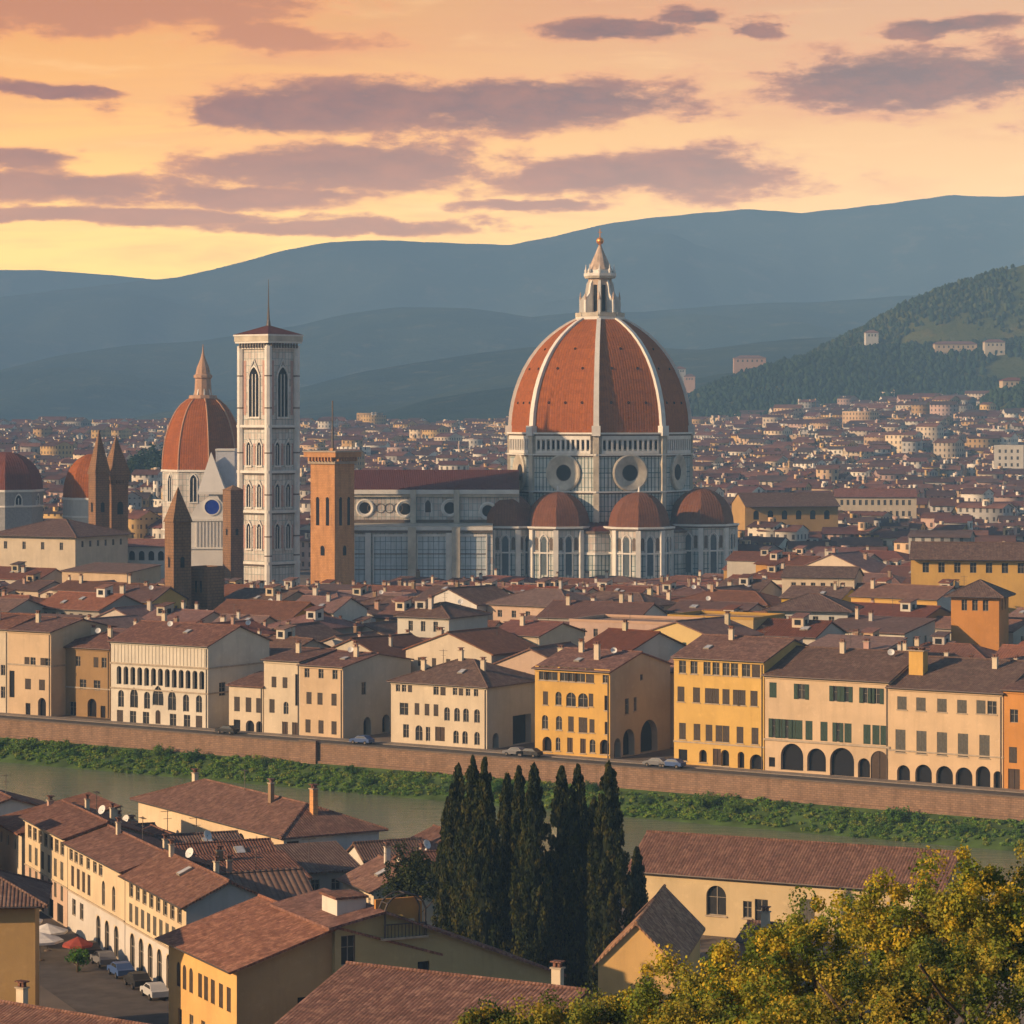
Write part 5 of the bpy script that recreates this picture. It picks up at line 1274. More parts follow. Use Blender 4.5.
while y < 3000:
    dstep = rs.uniform(12, 17) * (1 + max(0, y - 1600) / 5000)
    lim = .20 * y + 30; x = -lim + rs.uniform(0, 10)
    ang = rs.uniform(-.12, .12)
    while x < lim:
        Wd = rs.uniform(7, 21) * (1 + max(0, y - 1600) / 4500); yy = y + rs.uniform(-3, 3) + x * math.tan(ang)
        s0, t0 = st(x, yy)
        if s0 > 459 and not in_cath(x, yy) and free(x, yy, 8) and rs.rand() > .06:
            zz = ground_z(x, yy); far = yy > 1500
            h = rs.uniform(8, 14.5) if rs.rand() > .05 else rs.uniform(15, 22 if far else 17)
            if x > -110 and x < 90 and yy < 1300: h = min(h, 11)
            if yy < 960 and -115 < x < 78: h = min(h, 5)
            D_ = dstep * rs.uniform(.7, .95); wc = wallc[rs.randint(len(wallc))] * rs.uniform(.75, 1.12); rc = roofc[rs.randint(len(roofc))] * rs.uniform(.6, 1.25)
            fl = rs.rand() < (.07 if not far else .16)
            if fl: rc = np.array((.30, .27, .24)) * rs.uniform(.5, 1.3)
            turn = rs.rand() < .3
            a = RZ * rs.choice([1, 1, .3, 0]) + rs.normal(0, .07) + ang
            if turn: mass_house(x, yy, zz, D_, Wd * .8, h, a + 0, wc, rc, min(D_, Wd) / 2 * rs.uniform(.3, .42), fl)
            else: mass_house(x, yy, zz, Wd, D_, h, a, wc, rc, D_ / 2 * rs.uniform(.3, .42), fl)
            if rs.rand() < .75:      # chimneys, dormers and stair heads on the far roofs
                for _ in range(rs.randint(1, 4)):
                    u, v = rs.uniform(-.4, .4) * Wd, rs.uniform(-.35, .35) * D_; cs, sn = math.cos(a), math.sin(a)
                    sz = rs.uniform(.8, 3.0); mass_house(x + u * cs - v * sn, yy + u * sn + v * cs, zz + h, sz, sz, rs.uniform(1.8, 3.6), a, wallc[rs.randint(len(wallc))] * 1.05, rc, .3, True)
            nm_ += 1
        x += Wd + rs.uniform(.3, 6)
    y += dstep + rs.uniform(1.0, 7)
me = fast_mesh('far_town', np.array(Vm), np.array(Qm), None, cols=np.array(Cm), midx=np.array(Mi), mats=[MASSW, MASSR], uvs=np.array(Um))
tag(link('far_town', me), kind='stuff')

# ------------------------------------------------------------------ foreground houses on the near bank
def fg(label, x, y, ux, uy, Wd, D, h, wall, name='house', cat='house', **kw):
    return building(name, label, cat, (x, y, 0), math.atan2(uy, ux), Wd, D, h, wall, **kw)
CREAMF = plaster('plaster_street_cream', (.58, .46, .30)); WHITEF = plaster('plaster_street_white', (.54, .50, .45)); OCHF = plaster('plaster_street_ochre', (.50, .32, .13))
PINKF = plaster('plaster_street_pink', (.50, .36, .27))
ra = (-56., 345.); ru = (.3905, -.9206)
def rp(s): return ra[0] + ru[0] * s, ra[1] + ru[1] * s
def rows_(L, specs):
    out = []
    for n, z, h, w_, kind, style, *r in specs: out += winrow(L, n, z, h, w_, kind, style, margin=(r[0] if r else 1.0), **(r[1] if len(r) > 1 else {}))
    return out
x, y = rp(0)
fg('farthest house of the foreground street row, cream with a teal shopfront band', x, y, *ru, 19.2, 9, 9.8, CREAMF, holes={'F': rows_(19.2, [(7, 7.6, 1.5, 1.7, 'rect', 'glass'), (6, 4.9, 2.0, 1.3, 'rect', 'closed'), (6, 2.6, 1.7, 1.1, 'rect', 'closed'), (4, .05, 2.1, 2.6, 'rect', 'dark')])},
   shm=SH_GREY, low=(4.3, PINKF), chim=[(5, 6, .6, 1.1), (12, 7, .6, 1.2)], ants=[(9, 6)], dishes=[(15, 5)], rise=1.4, band=[(4.3, .15, .1)], side_wall=CREAMF)
x, y = rp(19.4)
fg('middle house of the foreground street row, golden with two tall arched windows', x, y, *ru, 22.8, 9, 9.4, CREAMF, holes={'F': [dict(u=u_, z=7.6, w=1.5, h=1.4, style='glass') for u_ in (1.4, 3.5, 5.6, 8.5, 11.2, 13.5)] + [dict(u=u_, z=4.9, w=1.2, h=2.2, style='closed') for u_ in (2.0, 4.4, 6.6, 8.8)] + [dict(u=u_, z=4.7, w=1.2, h=2.6, kind='arch', style='glass') for u_ in (14.6, 18.6)] + [dict(u=u_, z=.05, w=1.7, h=3.3, kind='arch', style='glass') for u_ in (12.6, 16, 19.6)] + [dict(u=u_, z=1.8, w=1.5, h=1.8, style='glass') for u_ in (2.6, 5.8)]},
   shm=SH_BROWN, low=(4.2, WHITEF), chim=[(6, 4, .6, 1.2), (17, 6, .6, 1.0)], ants=[(12, 5)], rise=1.4, band=[(4.2, .18, .12)], tile=T_NEAR, side_wall=WHITEF)
x, y = rp(42.4)
fg('nearest house of the foreground street row, cream over white with tall ground-floor arches', x, y, *ru, 21.4, 8.5, 9.1, CREAMF, holes={'F': rows_(21.4, [(8, 7.1, 1.5, 1.5, 'rect', 'glass'), (9, 4.6, 1.9, 1.2, 'rect', 'closed'), (6, .05, 3.5, 1.7, 'arch', 'glass')])},
   shm=SH_GREY, low=(4.1, WHITEF), chim=[(3, 4, .6, 1.1), (15, 5, .6, 1.2)], dishes=[(6, 5)], rise=2.0, band=[(4.1, .18, .12)], side_wall=WHITEF, lights=[(11, 3)])
fg('flat-roofed grey building beyond the street at the left photo edge', -68.5, 326, .906, .423, 13, 5, 12.4, plaster('plaster_cold_grey', (.27, .26, .22)), roof='flat', holes={'F': [dict(u=u_, z=z_, w=1.0, h=1.2, style='glass') for u_ in (7.6, 10.7) for z_ in (3.3, 6.2, 9.1)]}, name='building', cat='building')
fg('tall ochre house with a deep dark eave at the bottom left corner', -56.5, 260.0, .99, .12, 15.0, 10, 13.6, OCHF, roof='hip', rise=2.2, ov=1.1, holes={'F': [dict(u=2.5, z=9.5, w=1.1, h=1.9, style='closed'), dict(u=6.2, z=9.5, w=1.1, h=1.9, style='closed'), dict(u=10.4, z=9.5, w=1.1, h=1.9, style='closed')]}, tile=T_DARK)
fg('low house with a reddish roof along the bottom left edge of the view', -64, 243, .81, -.59, 44, 17, 6.6, OCHF, rise=3.0, chim=[(22, 12)])
fg('long cream house with a chimneyed brown roof on the near riverbank', -47.2, 379, .524, -.852, 40, 12.5, 7.6, plaster('plaster_bank_cream', (.62, .49, .33)), side_wall=plaster('plaster_bank_white', (.60, .58, .55)), roof='hip', rise=2.4, ov=.8,
   holes={'F': [dict(u=26.0, z=4.6, w=1.0, h=1.8, style='glass'), dict(u=29, z=4.4, w=2.0, h=2.2, kind='arch', style='dark'), dict(u=31.8, z=4.4, w=1.3, h=1.9, style='glass'), dict(u=35.3, z=4.2, w=1.0, h=1.9, style='glass')], 'R': [dict(u=1.2, z=3.7, w=1.6, h=3.2, style='door')]}, chim=[(4, 6, .8, 1.4), (27, 5, .7, 2.2, PL['brown']), (36, 6, .9, 2.8, BRICK)], ants=[(18, 6)])
fg('ochre house with a large speckled tiled roof and paired shutters in the foreground', -30.9, 270, .4385, -.8987, 17.2, 18, 9.0, plaster('plaster_warm_ochre', (.62, .38, .14)), side_wall=plaster('plaster_ochre_shade_side', (.40, .28, .14)), rise=2.8, ov=.9, ovs=.8,  # side wall is a darker ochre copy with its shade painted in
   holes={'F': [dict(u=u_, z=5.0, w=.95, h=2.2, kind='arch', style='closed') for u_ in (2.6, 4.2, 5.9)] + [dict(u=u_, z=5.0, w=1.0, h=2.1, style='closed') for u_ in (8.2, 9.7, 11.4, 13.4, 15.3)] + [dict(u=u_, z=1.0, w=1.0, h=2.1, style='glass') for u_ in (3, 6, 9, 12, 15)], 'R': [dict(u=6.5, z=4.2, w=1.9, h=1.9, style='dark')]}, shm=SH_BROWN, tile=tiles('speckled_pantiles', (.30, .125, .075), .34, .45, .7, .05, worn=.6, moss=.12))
# gable-sided ochre house with the roof terrace
b0 = Vector((-15.2, 257.8, 0)); rzc = math.atan2(.43, .9)
oc = empty('house', b0, rzc, 'dull ochre house whose long roof slopes down towards the cypresses', 'house')
OW = plaster('plaster_olive_ochre', (.42, .33, .16)); mb = MB()
prof_ = [(0, 12.0), (4.5, 12.9), (21, 6.4)]
holes = [dict(u=1.2, z=8.6, w=1.3, h=2.6, style='glass', depth=.25), dict(u=8.3, z=6.0, w=1.1, h=2.4, style='dark', depth=.3)]
panel(mb, lambda u, d, z: (u, d, z), 21, -1.5, 6.4, [h_ for h_ in holes if h_['z'] < 4], OW)
mb2 = MB()
# upper wall as strips so the openings can be cut
def topz(u): return np.interp(u, [p[0] for p in prof_], [p[1] for p in prof_])
cuts = sorted({0, 4.5, 21} | {h_['u'] - h_['w'] / 2 for h_ in holes} | {h_['u'] + h_['w'] / 2 for h_ in holes})
for a_, b_ in zip(cuts[:-1], cuts[1:]):
    hh = [h_ for h_ in holes if abs((a_ + b_) / 2 - h_['u']) < h_['w'] / 2]
    lo = 6.4
    for h_ in hh:
        if h_['z'] < 6.4: continue
        mb.poly([(a_, 0, lo), (b_, 0, lo), (b_, 0, h_['z']), (a_, 0, h_['z'])], OW); lo = h_['z'] + h_['h']
        for q in ((a_, b_, h_['z']), (a_, b_, lo)): mb.poly([(q[0], 0, q[2]), (q[1], 0, q[2]), (q[1], .3, q[2]), (q[0], .3, q[2])], OW)
    if hh and hh[0]['z'] < 6.4:
        lo = hh[0]['z'] + hh[0]['h']
    mb.poly([(a_, 0, lo), (b_, 0, lo), (b_, 0, topz(b_)), (a_, 0, topz(a_))], OW)
mb.poly([(21, 0, -1.5), (21, 13, -1.5), (21, 13, 6.4), (21, 0, 6.4)], OW); mb.poly([(0, 13, -1.5), (0, 0, -1.5), (0, 0, 12), (0, 13, 12)], OW)
mb.poly([(21, 13, -1.5), (0, 13, -1.5), (0, 13, 12), (4.5, 13, 12.9), (21, 13, 6.4)], OW); mb.build('wall', oc)
mb = MB(); solid_roof(mb, [[(4.5, -.6, 12.9), (21.9, -.6, 6.05), (21.9, 13.6, 6.05), (4.5, 13.6, 12.9)], [(-.8, -.6, 11.84), (4.5, -.6, 12.9), (4.5, 13.6, 12.9), (-.8, 13.6, 11.84)]], .24, T_NEAR, WOODU); ocr = mb.build('roof', oc)
for h_ in holes: put_window(oc, lambda u, d, z: (u, d, z), 'F', h_)
mb = MB()
mb.box(4.2, 8.6, 1.0, 1.3, 10.6, 13.9, PL['orange']); mb.box(4.2, 8.6, -.5, 1.0, 10.55, 10.75, STONE)
te = mb.build('roof_terrace', oc)
mb = MB(); pts = [(4.5, -.4, 10.8), (4.5, -.4, 13.0)] + [(6.4 - 1.9 * math.cos(a), -.4, 13.0 + 1.5 * math.sin(a)) for a in np.linspace(.15, math.pi - .15, 9)] + [(8.3, -.4, 13.0), (8.3, -.4, 10.8)]
mb.tube(pts, .09, IRON); mb.tube([(x_, y_ + 1.3, z_) for x_, y_, z_ in pts], .09, IRON)
for k in (3, 6, 9): mb.tube([pts[k], (pts[k][0], pts[k][1] + 1.3, pts[k][2])], .06, IRON)
mb.build('iron_arch', te)
mb = MB(); mb.tube([(4.4, -.45, 11.9), (8.4, -.45, 11.9)], .06, IRON)
for k in range(13): mb.tube([(4.4 + k * .333, -.45, 10.7), (4.4 + k * .333, -.45, 11.9)], .04, IRON, 4)
mb.build('railing', te)
mb = MB(); mb.box(5.6, 6.5, .2, .8, 10.76, 12.5, PL['yellow']); mb.box(7.0, 7.6, .3, .7, 10.76, 12.1, PL['peach']); mb.build('terrace_pier', te)
mb = MB(); mb.box(1.2, 3.9, 2.5, 6, 11.8, 13.9, PL['white']); mb.box(1.0, 4.1, 2.3, 6.2, 13.9, 14.1, T_NEAR); mb.build('roof_cabin', ocr)
fg('house with a wide dark speckled roof across the bottom of the view', -18.6, 230.2, .857, -.516, 21.5, 22, 8.5, OCHF, rise=3.5, tile=tiles('sooty_pantiles', (.19, .09, .065), .34, .45, .7, .05, worn=.65, moss=.15), chim=[(18, 13)])
LRC = plaster('plaster_long_cream', (.55, .43, .25))
fg('very long low cream house with a brown tiled roof behind the yellow foliage', 12.8, 327, .897, -.442, 35.4, 11, 6.5, LRC, rise=3.2, ov=.55,
   holes={'F': [dict(u=10.2, z=2.2, w=2.3, h=3.2, kind='arch', style='glass', depth=.4), dict(u=13.8, z=2.2, w=1.0, h=1.8, style='glass'), dict(u=15.4, z=1.2, w=1.5, h=3.1, style='glass'), dict(u=20.6, z=2.0, w=1.7, h=2.7, style='closed'), dict(u=28, z=2.4, w=1.2, h=1.8, style='closed')]}, shm=SH_GREY, sill=True, tile=T_NEAR)
fg('small outbuilding with an orange gable front and dark ridge-tiled roof by the cypresses', 7.8, 272, .985, -.17, 7.0, 21, 6.4, plaster('plaster_gable_orange', (.66, .42, .16)), roof='gabley', rise=3.5, ov=.5, tile=tiles('speckled_brown_pantiles', (.36, .19, .11), .34, .45, .8, .05, worn=.6, moss=.1))
fg('small dark-roofed hut between the long cream house and the orange-gabled outbuilding', 23, 303, .897, -.442, 7, 6, 3.0, PL['pink'], rise=1.2, tile=T_DARK, chim=[(2, 2)])
fg('tiny white gabled house with an arched window beside the river', -19.2, 348, .44, -.9, 5.4, 8, 5.0, PL['white'], roof='gabley', rise=1.5, tile=T_DARK, holes={'F': [dict(u=2.7, z=2.2, w=1.4, h=2.2, kind='arch', style='dark')]}, name='small_house')
fg('low roof with a pale sunlit verge on the river side of the tiny white house', -12.5, 362, .44, -.9, 9, 7, 4.6, PL['cream'], rise=1.4)
fg('white-walled block with a broad ribbed roof at the street row near end', -27.6, 294, .92, .39, 9.0, 11, 7.2, PL['white'], rise=2.8, tile=tiles('ribbed_roof', (.20, .12, .09), .62, 3.0, .25, .05, worn=.3), ov=.5, holes={'F': [dict(u=1.1, z=4.2, w=1.5, h=2.0, style='dark'), dict(u=4.4, z=4.2, w=1.6, h=2.0, style='closed'), dict(u=7.3, z=4.4, w=1.4, h=1.8, style='glass')]})
# jumble of roofs between the street row and the river
rj = random.Random(5)
jl = ['weathered low house with a %s roof, %s in the jumble behind the street row']
tone = [('faded red', T_NEAR), ('sooty brown', T_DARK)]
spots = [(10, 8, 11, 9, 5.6), (10, 19.5, 11, 9.5, 7.0), (10, 31, 11, 9, 7.8), (9.5, 43, 10.5, 9, 7.6), (20.5, 12, 11, 9, 3.6), (21, 26, 11, 9, 5.6), (25.5, 37, 10, 9, 6.6), (36, 19, 10, 9, 4.0), (36.5, 29.5, 10, 9, 4.8), (35.5, 40, 10, 8, 5.2),
         (47, 30, 8, 7, 3.8), (10, -5, 12, 9, 4.4), (0, -15, 14, 12, 7.6), (13, -20, 11, 7, 4.6), (-1, -29.5, 13.5, 12, 6.2), (-15, -16, 13, 12, 8.6), (-15, -30, 12, 12, 5.8)]
WH = ['behind the far house of the street row', 'behind the middle street-row house', 'between the middle and nearest street-row houses', 'right behind the nearest street-row house', 'just riverward of the far street-row house', 'in the centre of the roof jumble', 'well behind the nearest street-row house',
      'below the end wall of the riverbank house', 'two roofs left of the tiny white gabled house', 'left of the round dark bushy tree', 'beside the tiny white gabled house', 'tucked under the long riverbank house front', 'just beyond the far house of the street row', 'left of the long riverbank house',
      'touching the river beyond the street row', 'above the flat-roofed grey building', 'at the left photo edge by the river']
pos = ['first', 'second', 'third', 'fourth']
for k, (n_, s_, Wd, D, h) in enumerate(spots):
    bx, by = rp(s_); bx += n_ * .9206; by += n_ * .3905
    tn, tm = tone[k % 2] if rj.random() < .8 else tone[0]
    rk = rj.choice(['gable', 'gable', 'gabley', 'hip', 'shed'])
    wk = ['cream', 'pink', 'white', 'peach', 'ochre', 'grey'][k % 6]
    kind = {'gable': 'gabled', 'gabley': 'side-gabled', 'hip': 'hipped', 'shed': 'sloping'}[rk]
    fg('%s house with %s %s roof %s' % (wk, tn, kind, WH[k]), bx, by, *(ru if rj.random() < .75 else (.92, .39)), Wd - .6, D - .6, h + rj.uniform(-.3, .3), PL[wk], roof=rk, rise=min(Wd, D) / 2 * rj.uniform(.3, .45), tile=tm,
       chim=[(rj.uniform(1, Wd - 2), rj.uniform(2, D - 2), rj.uniform(.5, .9), rj.uniform(.9, 1.8), PL[rj.choice(['white', 'brown', 'pink'])]) for _ in range(rj.choice([0, 1, 2]))], ants=[(Wd / 2, D / 3)] if rj.random() < .6 else [], dishes=[(Wd / 3, D / 2)] if rj.random() < .5 else [], lights=[(Wd * .6, D * .25)] if rk == 'gable' else [],
       holes={'F': winrow(Wd - .6, 3, h - 2.2, 1.3, 1.0)})
# ------------------------------------------------------------------ leaves
def leaf_mesh(name, centres, spread, n_each, size, cols, jit=.18, seed=0, flat=.0, up=.3, elong=1.0, zs=1.0):
    """many small leaf faces gathered in clumps; cols = list of colours picked per clump"""
    r = np.random.RandomState(seed); centres = np.asarray(centres, float); n = len(centres)
    idx = np.repeat(np.arange(n), n_each); N = len(idx)
    sp = np.asarray(spread, float)
    if sp.ndim == 0: sp = np.full(n, sp)
    d = r.normal(size=(N, 3)); d /= np.linalg.norm(d, axis=1)[:, None]
    rad = r.rand(N) ** .45
    p = centres[idx] + d * rad[:, None] * sp[idx][:, None] * np.array([1, 1, zs])
    nrm = d + r.normal(size=(N, 3)) * .8 + np.array([0, 0, up]); nrm /= np.linalg.norm(nrm, axis=1)[:, None]
    a = np.cross(nrm, r.normal(size=(N, 3))); a /= np.linalg.norm(a, axis=1)[:, None]; b = np.cross(nrm, a)
    if elong > 1: a = a * .35 + np.array([0, 0, 1.0]); a /= np.linalg.norm(a, axis=1)[:, None]; b = np.cross(nrm, a); b /= np.linalg.norm(b, axis=1)[:, None] + 1e-6
    s = size * r.uniform(.6, 1.3, N)[:, None]
    a = a * s * elong; b = b * s
    V = np.stack([p - a * .5, p + b * .5 + a * .05, p + a * .5, p - b * .5 + a * .05], 1).reshape(-1, 3)
    Q = np.arange(N * 4).reshape(N, 4)
    ci = r.randint(0, len(cols), n); C_ = np.asarray(cols)[ci][idx] * r.uniform(1 - jit, 1 + jit, N)[:, None] * np.array([1, 1, 1])
    C_[:, 0] *= r.uniform(.85, 1.2, N)
    return fast_mesh(name, V, Q, LEAF, cols=C_)
BARK = simple('tree_bark', (.10, .07, .045), .95, noise=.3, sc_=3)
def trunk_mesh(h, r0, seed=0, limbs=5, spread=1.5, top=.9):
    r = random.Random(seed); mb = MB(); pts = [(0, 0, -1.5)]
    x = y = 0
    for k in range(1, 7): x += r.uniform(-.12, .12) * h * .1; y += r.uniform(-.12, .12) * h * .1; pts.append((x, y, h * k / 6 * top))
    for i in range(len(pts) - 1):
        a, b = pts[i], pts[i + 1]; ra_, rb_ = r0 * (1 - i / 8), r0 * (1 - (i + 1) / 8)
        vs = []; 
        for (px_, py_, pz_), rr in ((a, ra_), (b, rb_)):
            for q in range(7): t_ = 6.283 * q / 7; vs.append((px_ + rr * math.cos(t_), py_ + rr * math.sin(t_), pz_))
        mb.add(vs, [(q, (q + 1) % 7, 7 + (q + 1) % 7, 7 + q) for q in range(7)], BARK)
    for k in range(limbs):
        a = r.uniform(0, 6.28); p = pts[min(6, 2 + k % 4)]; L = spread * r.uniform(.6, 1)
        mb.tube([p, (p[0] + math.cos(a) * L * .5, p[1] + math.sin(a) * L * .5, p[2] + L * .4), (p[0] + math.cos(a) * L, p[1] + math.sin(a) * L, p[2] + L * .95)], r0 * .28, BARK, 5)
    return mb.mesh('trunk')
def tree(name, label, cat, loc, h, rx, rz_, clumps, n_each, size, cols, seed, group=None, base=.35, shell=.5, spread=.5, up=.3, mesh=None):
    root = empty(name, loc, 0, label, cat, group)
    r = np.random.RandomState(seed)
    lobes = [(0, 0, 0, 1.0)] + [(math.cos(a) * .45 * rx * q, math.sin(a) * .45 * rx * q, r.uniform(-.25, .35) * rz_, r.uniform(.5, .75)) for a, q in zip(r.rand(6) * 6.28, r.uniform(.8, 1.25, 6))]
    cs = []
    while len(cs) < clumps:
        lx, ly, lz, k = lobes[r.randint(len(lobes))]
        d = r.normal(size=3); d /= np.linalg.norm(d); q = shell + (1 - shell) * r.rand() ** .5
        cs.append((lx + d[0] * rx * k * q, ly + d[1] * rx * k * q, h - rz_ + lz + d[2] * rz_ * k * q))
    me = leaf_mesh('crown', cs, r.uniform(.6, 1.2, clumps) * spread, n_each, size, cols, seed=seed, up=up)
    link('crown', me, root); link('trunk', trunk_mesh(h, max(.12, rx * .07), seed, 7, rx * .8, .8), root)
    return root

# yellow-green trees on the slope below the camera
YG = [(.42, .33, .025), (.30, .27, .022), (.19, .22, .025), (.13, .17, .02), (.50, .38, .03), (.10, .14, .018), (.25, .24, .03)]
GG = [(.15, .18, .025), (.09, .12, .02), (.24, .22, .028), (.06, .09, .018), (.34, .27, .03)]
spec = [(500, 1052, 44, 122, 1, 'low green shrubby tree at the bottom centre edge of the foliage'), (548, 1044, 46, 119, 1, 'green tree just below the orange-gabled outbuilding'),
        (618, 1040, 58, 117, 1, 'bushy olive-green tree under the dark roof of the outbuilding'), (690, 1020, 62, 114, 0, 'yellow-green tree below the small dark-roofed hut'),
        (752, 994, 60, 112, 0, 'golden tree rising before the grey door of the long cream house'), (826, 972, 72, 110, 0, 'broad yellow-topped tree covering the middle of the long cream house'),
        (905, 940, 70, 107, 0, 'tall golden tree covering the right end of the long cream house'), (975, 922, 78, 105, 0, 'highest bright yellow tree reaching up to the river at right'),
        (1045, 915, 78, 106, 1, 'green tree cut by the right photo edge'), (870, 1030, 74, 100, 1, 'dark green tree low in the foliage near the bottom right'), (965, 1030, 90, 97, 1, 'large shadowy green tree in the bottom right corner'),
        (775, 1050, 66, 101, 0, 'low yellow-green tree at the bottom edge right of centre'), (690, 1070, 56, 104, 1, 'half-cut green tree at the bottom edge under the olive-green tree')]
for k, (px, py, rp_, Y, kind, lab) in enumerate(spec):
    c = P(px, py, Y); R_ = rp_ * Y / F; g = ground_z(c.x, Y); top = c.z + R_ * 1.05
    tree('broadleaf_tree', lab, 'tree', (c.x, Y, g), top - g, R_ * 1.05, R_ * 1.15, 130, 165, .115, YG if kind == 0 else GG, 40 + k, 'trees on the slope below the viewpoint', spread=.52, shell=.55)

# cypresses
CY = [(.024, .036, .010), (.036, .046, .010), (.060, .062, .012), (.015, .025, .008)]
def cypress(label, px, pyt, Y, hw, seed, base=0., group='tall cypresses in the clump by the river'):
    c = P(px, pyt, Y); h = c.z - base; rx = hw * 1.1 * Y / F; r = np.random.RandomState(seed)
    root = empty('cypress_tree', (c.x, Y, base), 0, label, 'tree', group)
    cs = []; n = 430
    for i in range(n):
        t = r.rand() ** .9; prof = min(1, (1 - t) * 2.0) ** .62 * (min(1, .55 + t * 2.0)); a = r.rand() * 6.283
        wob = 1 + .18 * math.sin(a * 3 + seed + t * 9)
        q = rx * prof * wob * (.3 + .7 * r.rand() ** .6); cs.append((q * math.cos(a), q * math.sin(a), .03 * h + t * h * .97))
    sp = np.array([.18 + .32 * (1 - c_[2] / h) for c_ in cs])
    me = leaf_mesh('crown', cs, sp, 42, .19, CY, seed=seed, elong=1.9, zs=2.2, up=.1)
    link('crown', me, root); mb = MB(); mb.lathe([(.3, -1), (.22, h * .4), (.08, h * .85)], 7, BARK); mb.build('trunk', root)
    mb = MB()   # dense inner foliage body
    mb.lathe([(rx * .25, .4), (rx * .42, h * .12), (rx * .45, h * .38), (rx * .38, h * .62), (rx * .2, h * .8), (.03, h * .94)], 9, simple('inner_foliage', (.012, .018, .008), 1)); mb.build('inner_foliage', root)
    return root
cyl = [(448, 800, 300, 12, 'shorter cypress at the far left of the clump'), (458, 767, 298, 15, 'second cypress from the left, with a feathery olive side'), (473, 759, 290, 15, 'tallest cypress of the left group, first of its twin tips'), (485, 761, 287, 15, 'dark right-hand twin of the tallest left cypress'),
       (507, 776, 296, 14, 'olive cypress just right of the narrow gap'), (519, 769, 291, 14, 'thin pointed cypress between olive and blue-dark neighbours'), (534, 767, 284, 18, 'broad blue-dark cypress in the middle of the clump'), (562, 769, 292, 17, 'cypress left of the centre-right twin tips'),
       (578, 768, 286, 17, 'cypress right of the centre-right twin tips'), (594, 800, 296, 14, 'lower cypress tucked behind the rightmost tall one'), (609, 765, 284, 20, 'rightmost tall cypress with the sharpest tip')]
for k, (px, py, Y, hw, lab) in enumerate(cyl): cypress(lab, px, py, Y, hw, 70 + k)
cypress('small lone cypress standing between the clump and the long cream house', 637, 850, 303, 9, 95, group=None)
c = P(415, 884, 305)
tree('round_tree', 'round dark bushy tree left of the cypress clump', 'tree', (c.x, 305, 0), 12.6, 3.0, 3.9, 150, 60, .24, [(.035, .05, .014), (.05, .065, .016), (.022, .034, .012)], 33, spread=.8)
for k, (px, Y, h, lab) in enumerate(((555, 297, 9.0, 'dark understorey tree filling the foot of the cypress clump'), (520, 300, 8.5, 'low dark tree between the middle cypresses'), (588, 292, 8.0, 'low dark tree at the foot of the rightmost cypresses'))):
    c = P(px, 415, Y); tree('understorey_tree', lab, 'tree', (c.x, Y, 0), h, 2.6, 3.8, 90, 50, .26, [(.016, .026, .010), (.024, .034, .012)], 36 + k, spread=.9)

# green far bank: undergrowth and separate bushes
BK = [(.14, .25, .035), (.18, .28, .04), (.11, .21, .03), (.22, .27, .045), (.08, .16, .03)]
r = np.random.RandomState(3); cs = []; spd = []
for _ in range(2600):
    t = r.uniform(-40, 270); s = -r.uniform(1.4, 9.0) + .6 * math.sin(t * .13)
    q = river_p(t, s); zz = -2.7 - (abs(s) - 1.5) * .34; k = .30 + .4 * r.rand() * (.6 + .4 * math.sin(t * .21 + 1)); cs.append((q.x, q.y, zz + k * .5)); spd.append(k * 1.4)
me = leaf_mesh('bank_undergrowth', cs, spd, 60, .27, BK, seed=4, up=.8, zs=.6); tag(link('bank_undergrowth', me), kind='stuff')
bm_ = []
for k in range(4):
    rr = np.random.RandomState(50 + k); c3 = [(rr.normal() * 1.1, rr.normal() * .7, abs(rr.normal()) * .7 + .4) for _ in range(26)]
    bm_.append(leaf_mesh('foliage', c3, .65, 80, .22, [[(.07, .16, .025), (.10, .20, .03)], [(.05, .12, .022), (.065, .14, .025)], [(.14, .22, .035), (.10, .18, .03)], [(.055, .12, .035), (.08, .15, .04)]][k], seed=60 + k, up=.7))
sm = MB(); sm.tube([(0, 0, -.6), (.05, 0, 1.1)], .09, BARK, 5)
for a in (0.3, 1.7, 3.1, 4.6): sm.tube([(0, 0, .2), (math.cos(a) * .7, math.sin(a) * .5, 1.2)], .045, BARK, 4)
stem_me = sm.mesh('stem')
tb = -36.
k = 0
while tb < 235:
    s = -r.uniform(2.0, 6.5); q = river_p(tb, s); o = empty('riverside_bush', (q.x, q.y, -2.4 - abs(s) * .30), r.rand() * 6.28, 'leafy green bush among the riverside undergrowth below the embankment wall', 'bush', 'bushes along the green far bank')
    sc_ = r.uniform(.45, 1.05); o.scale = (sc_ * 1.15, sc_, sc_ * r.uniform(.8, 1.15))
    link('foliage', bm_[r.randint(4)], o); link('stem', stem_me, o)
    tb += r.uniform(3.5, 13); k += 1

# trees inside the town
TG = [(.02, .045, .02), (.03, .06, .022), (.045, .075, .025)]
for k, (px, py, Y, R_, lab) in enumerate(((141, 466, 1600, 9, 'left round dark tree in the far grove between spired towers and red dome'), (152, 462, 1640, 11, 'tallest dark tree in the far grove left of the smaller red dome'), (161, 469, 1590, 8, 'right dark tree in the far grove, touching the smaller red dome'), (133, 472, 1560, 6, 'smallest tree at the left end of the far grove'))):
    c = P(px, py, Y); g = ground_z(c.x, Y); tree('town_tree', lab, 'tree', (c.x, Y, g), c.z - g + R_ * .9, R_, R_ * 1.0, 70, 26, 1.5, TG, 80 + k, 'far grove of dark trees', spread=2.6)

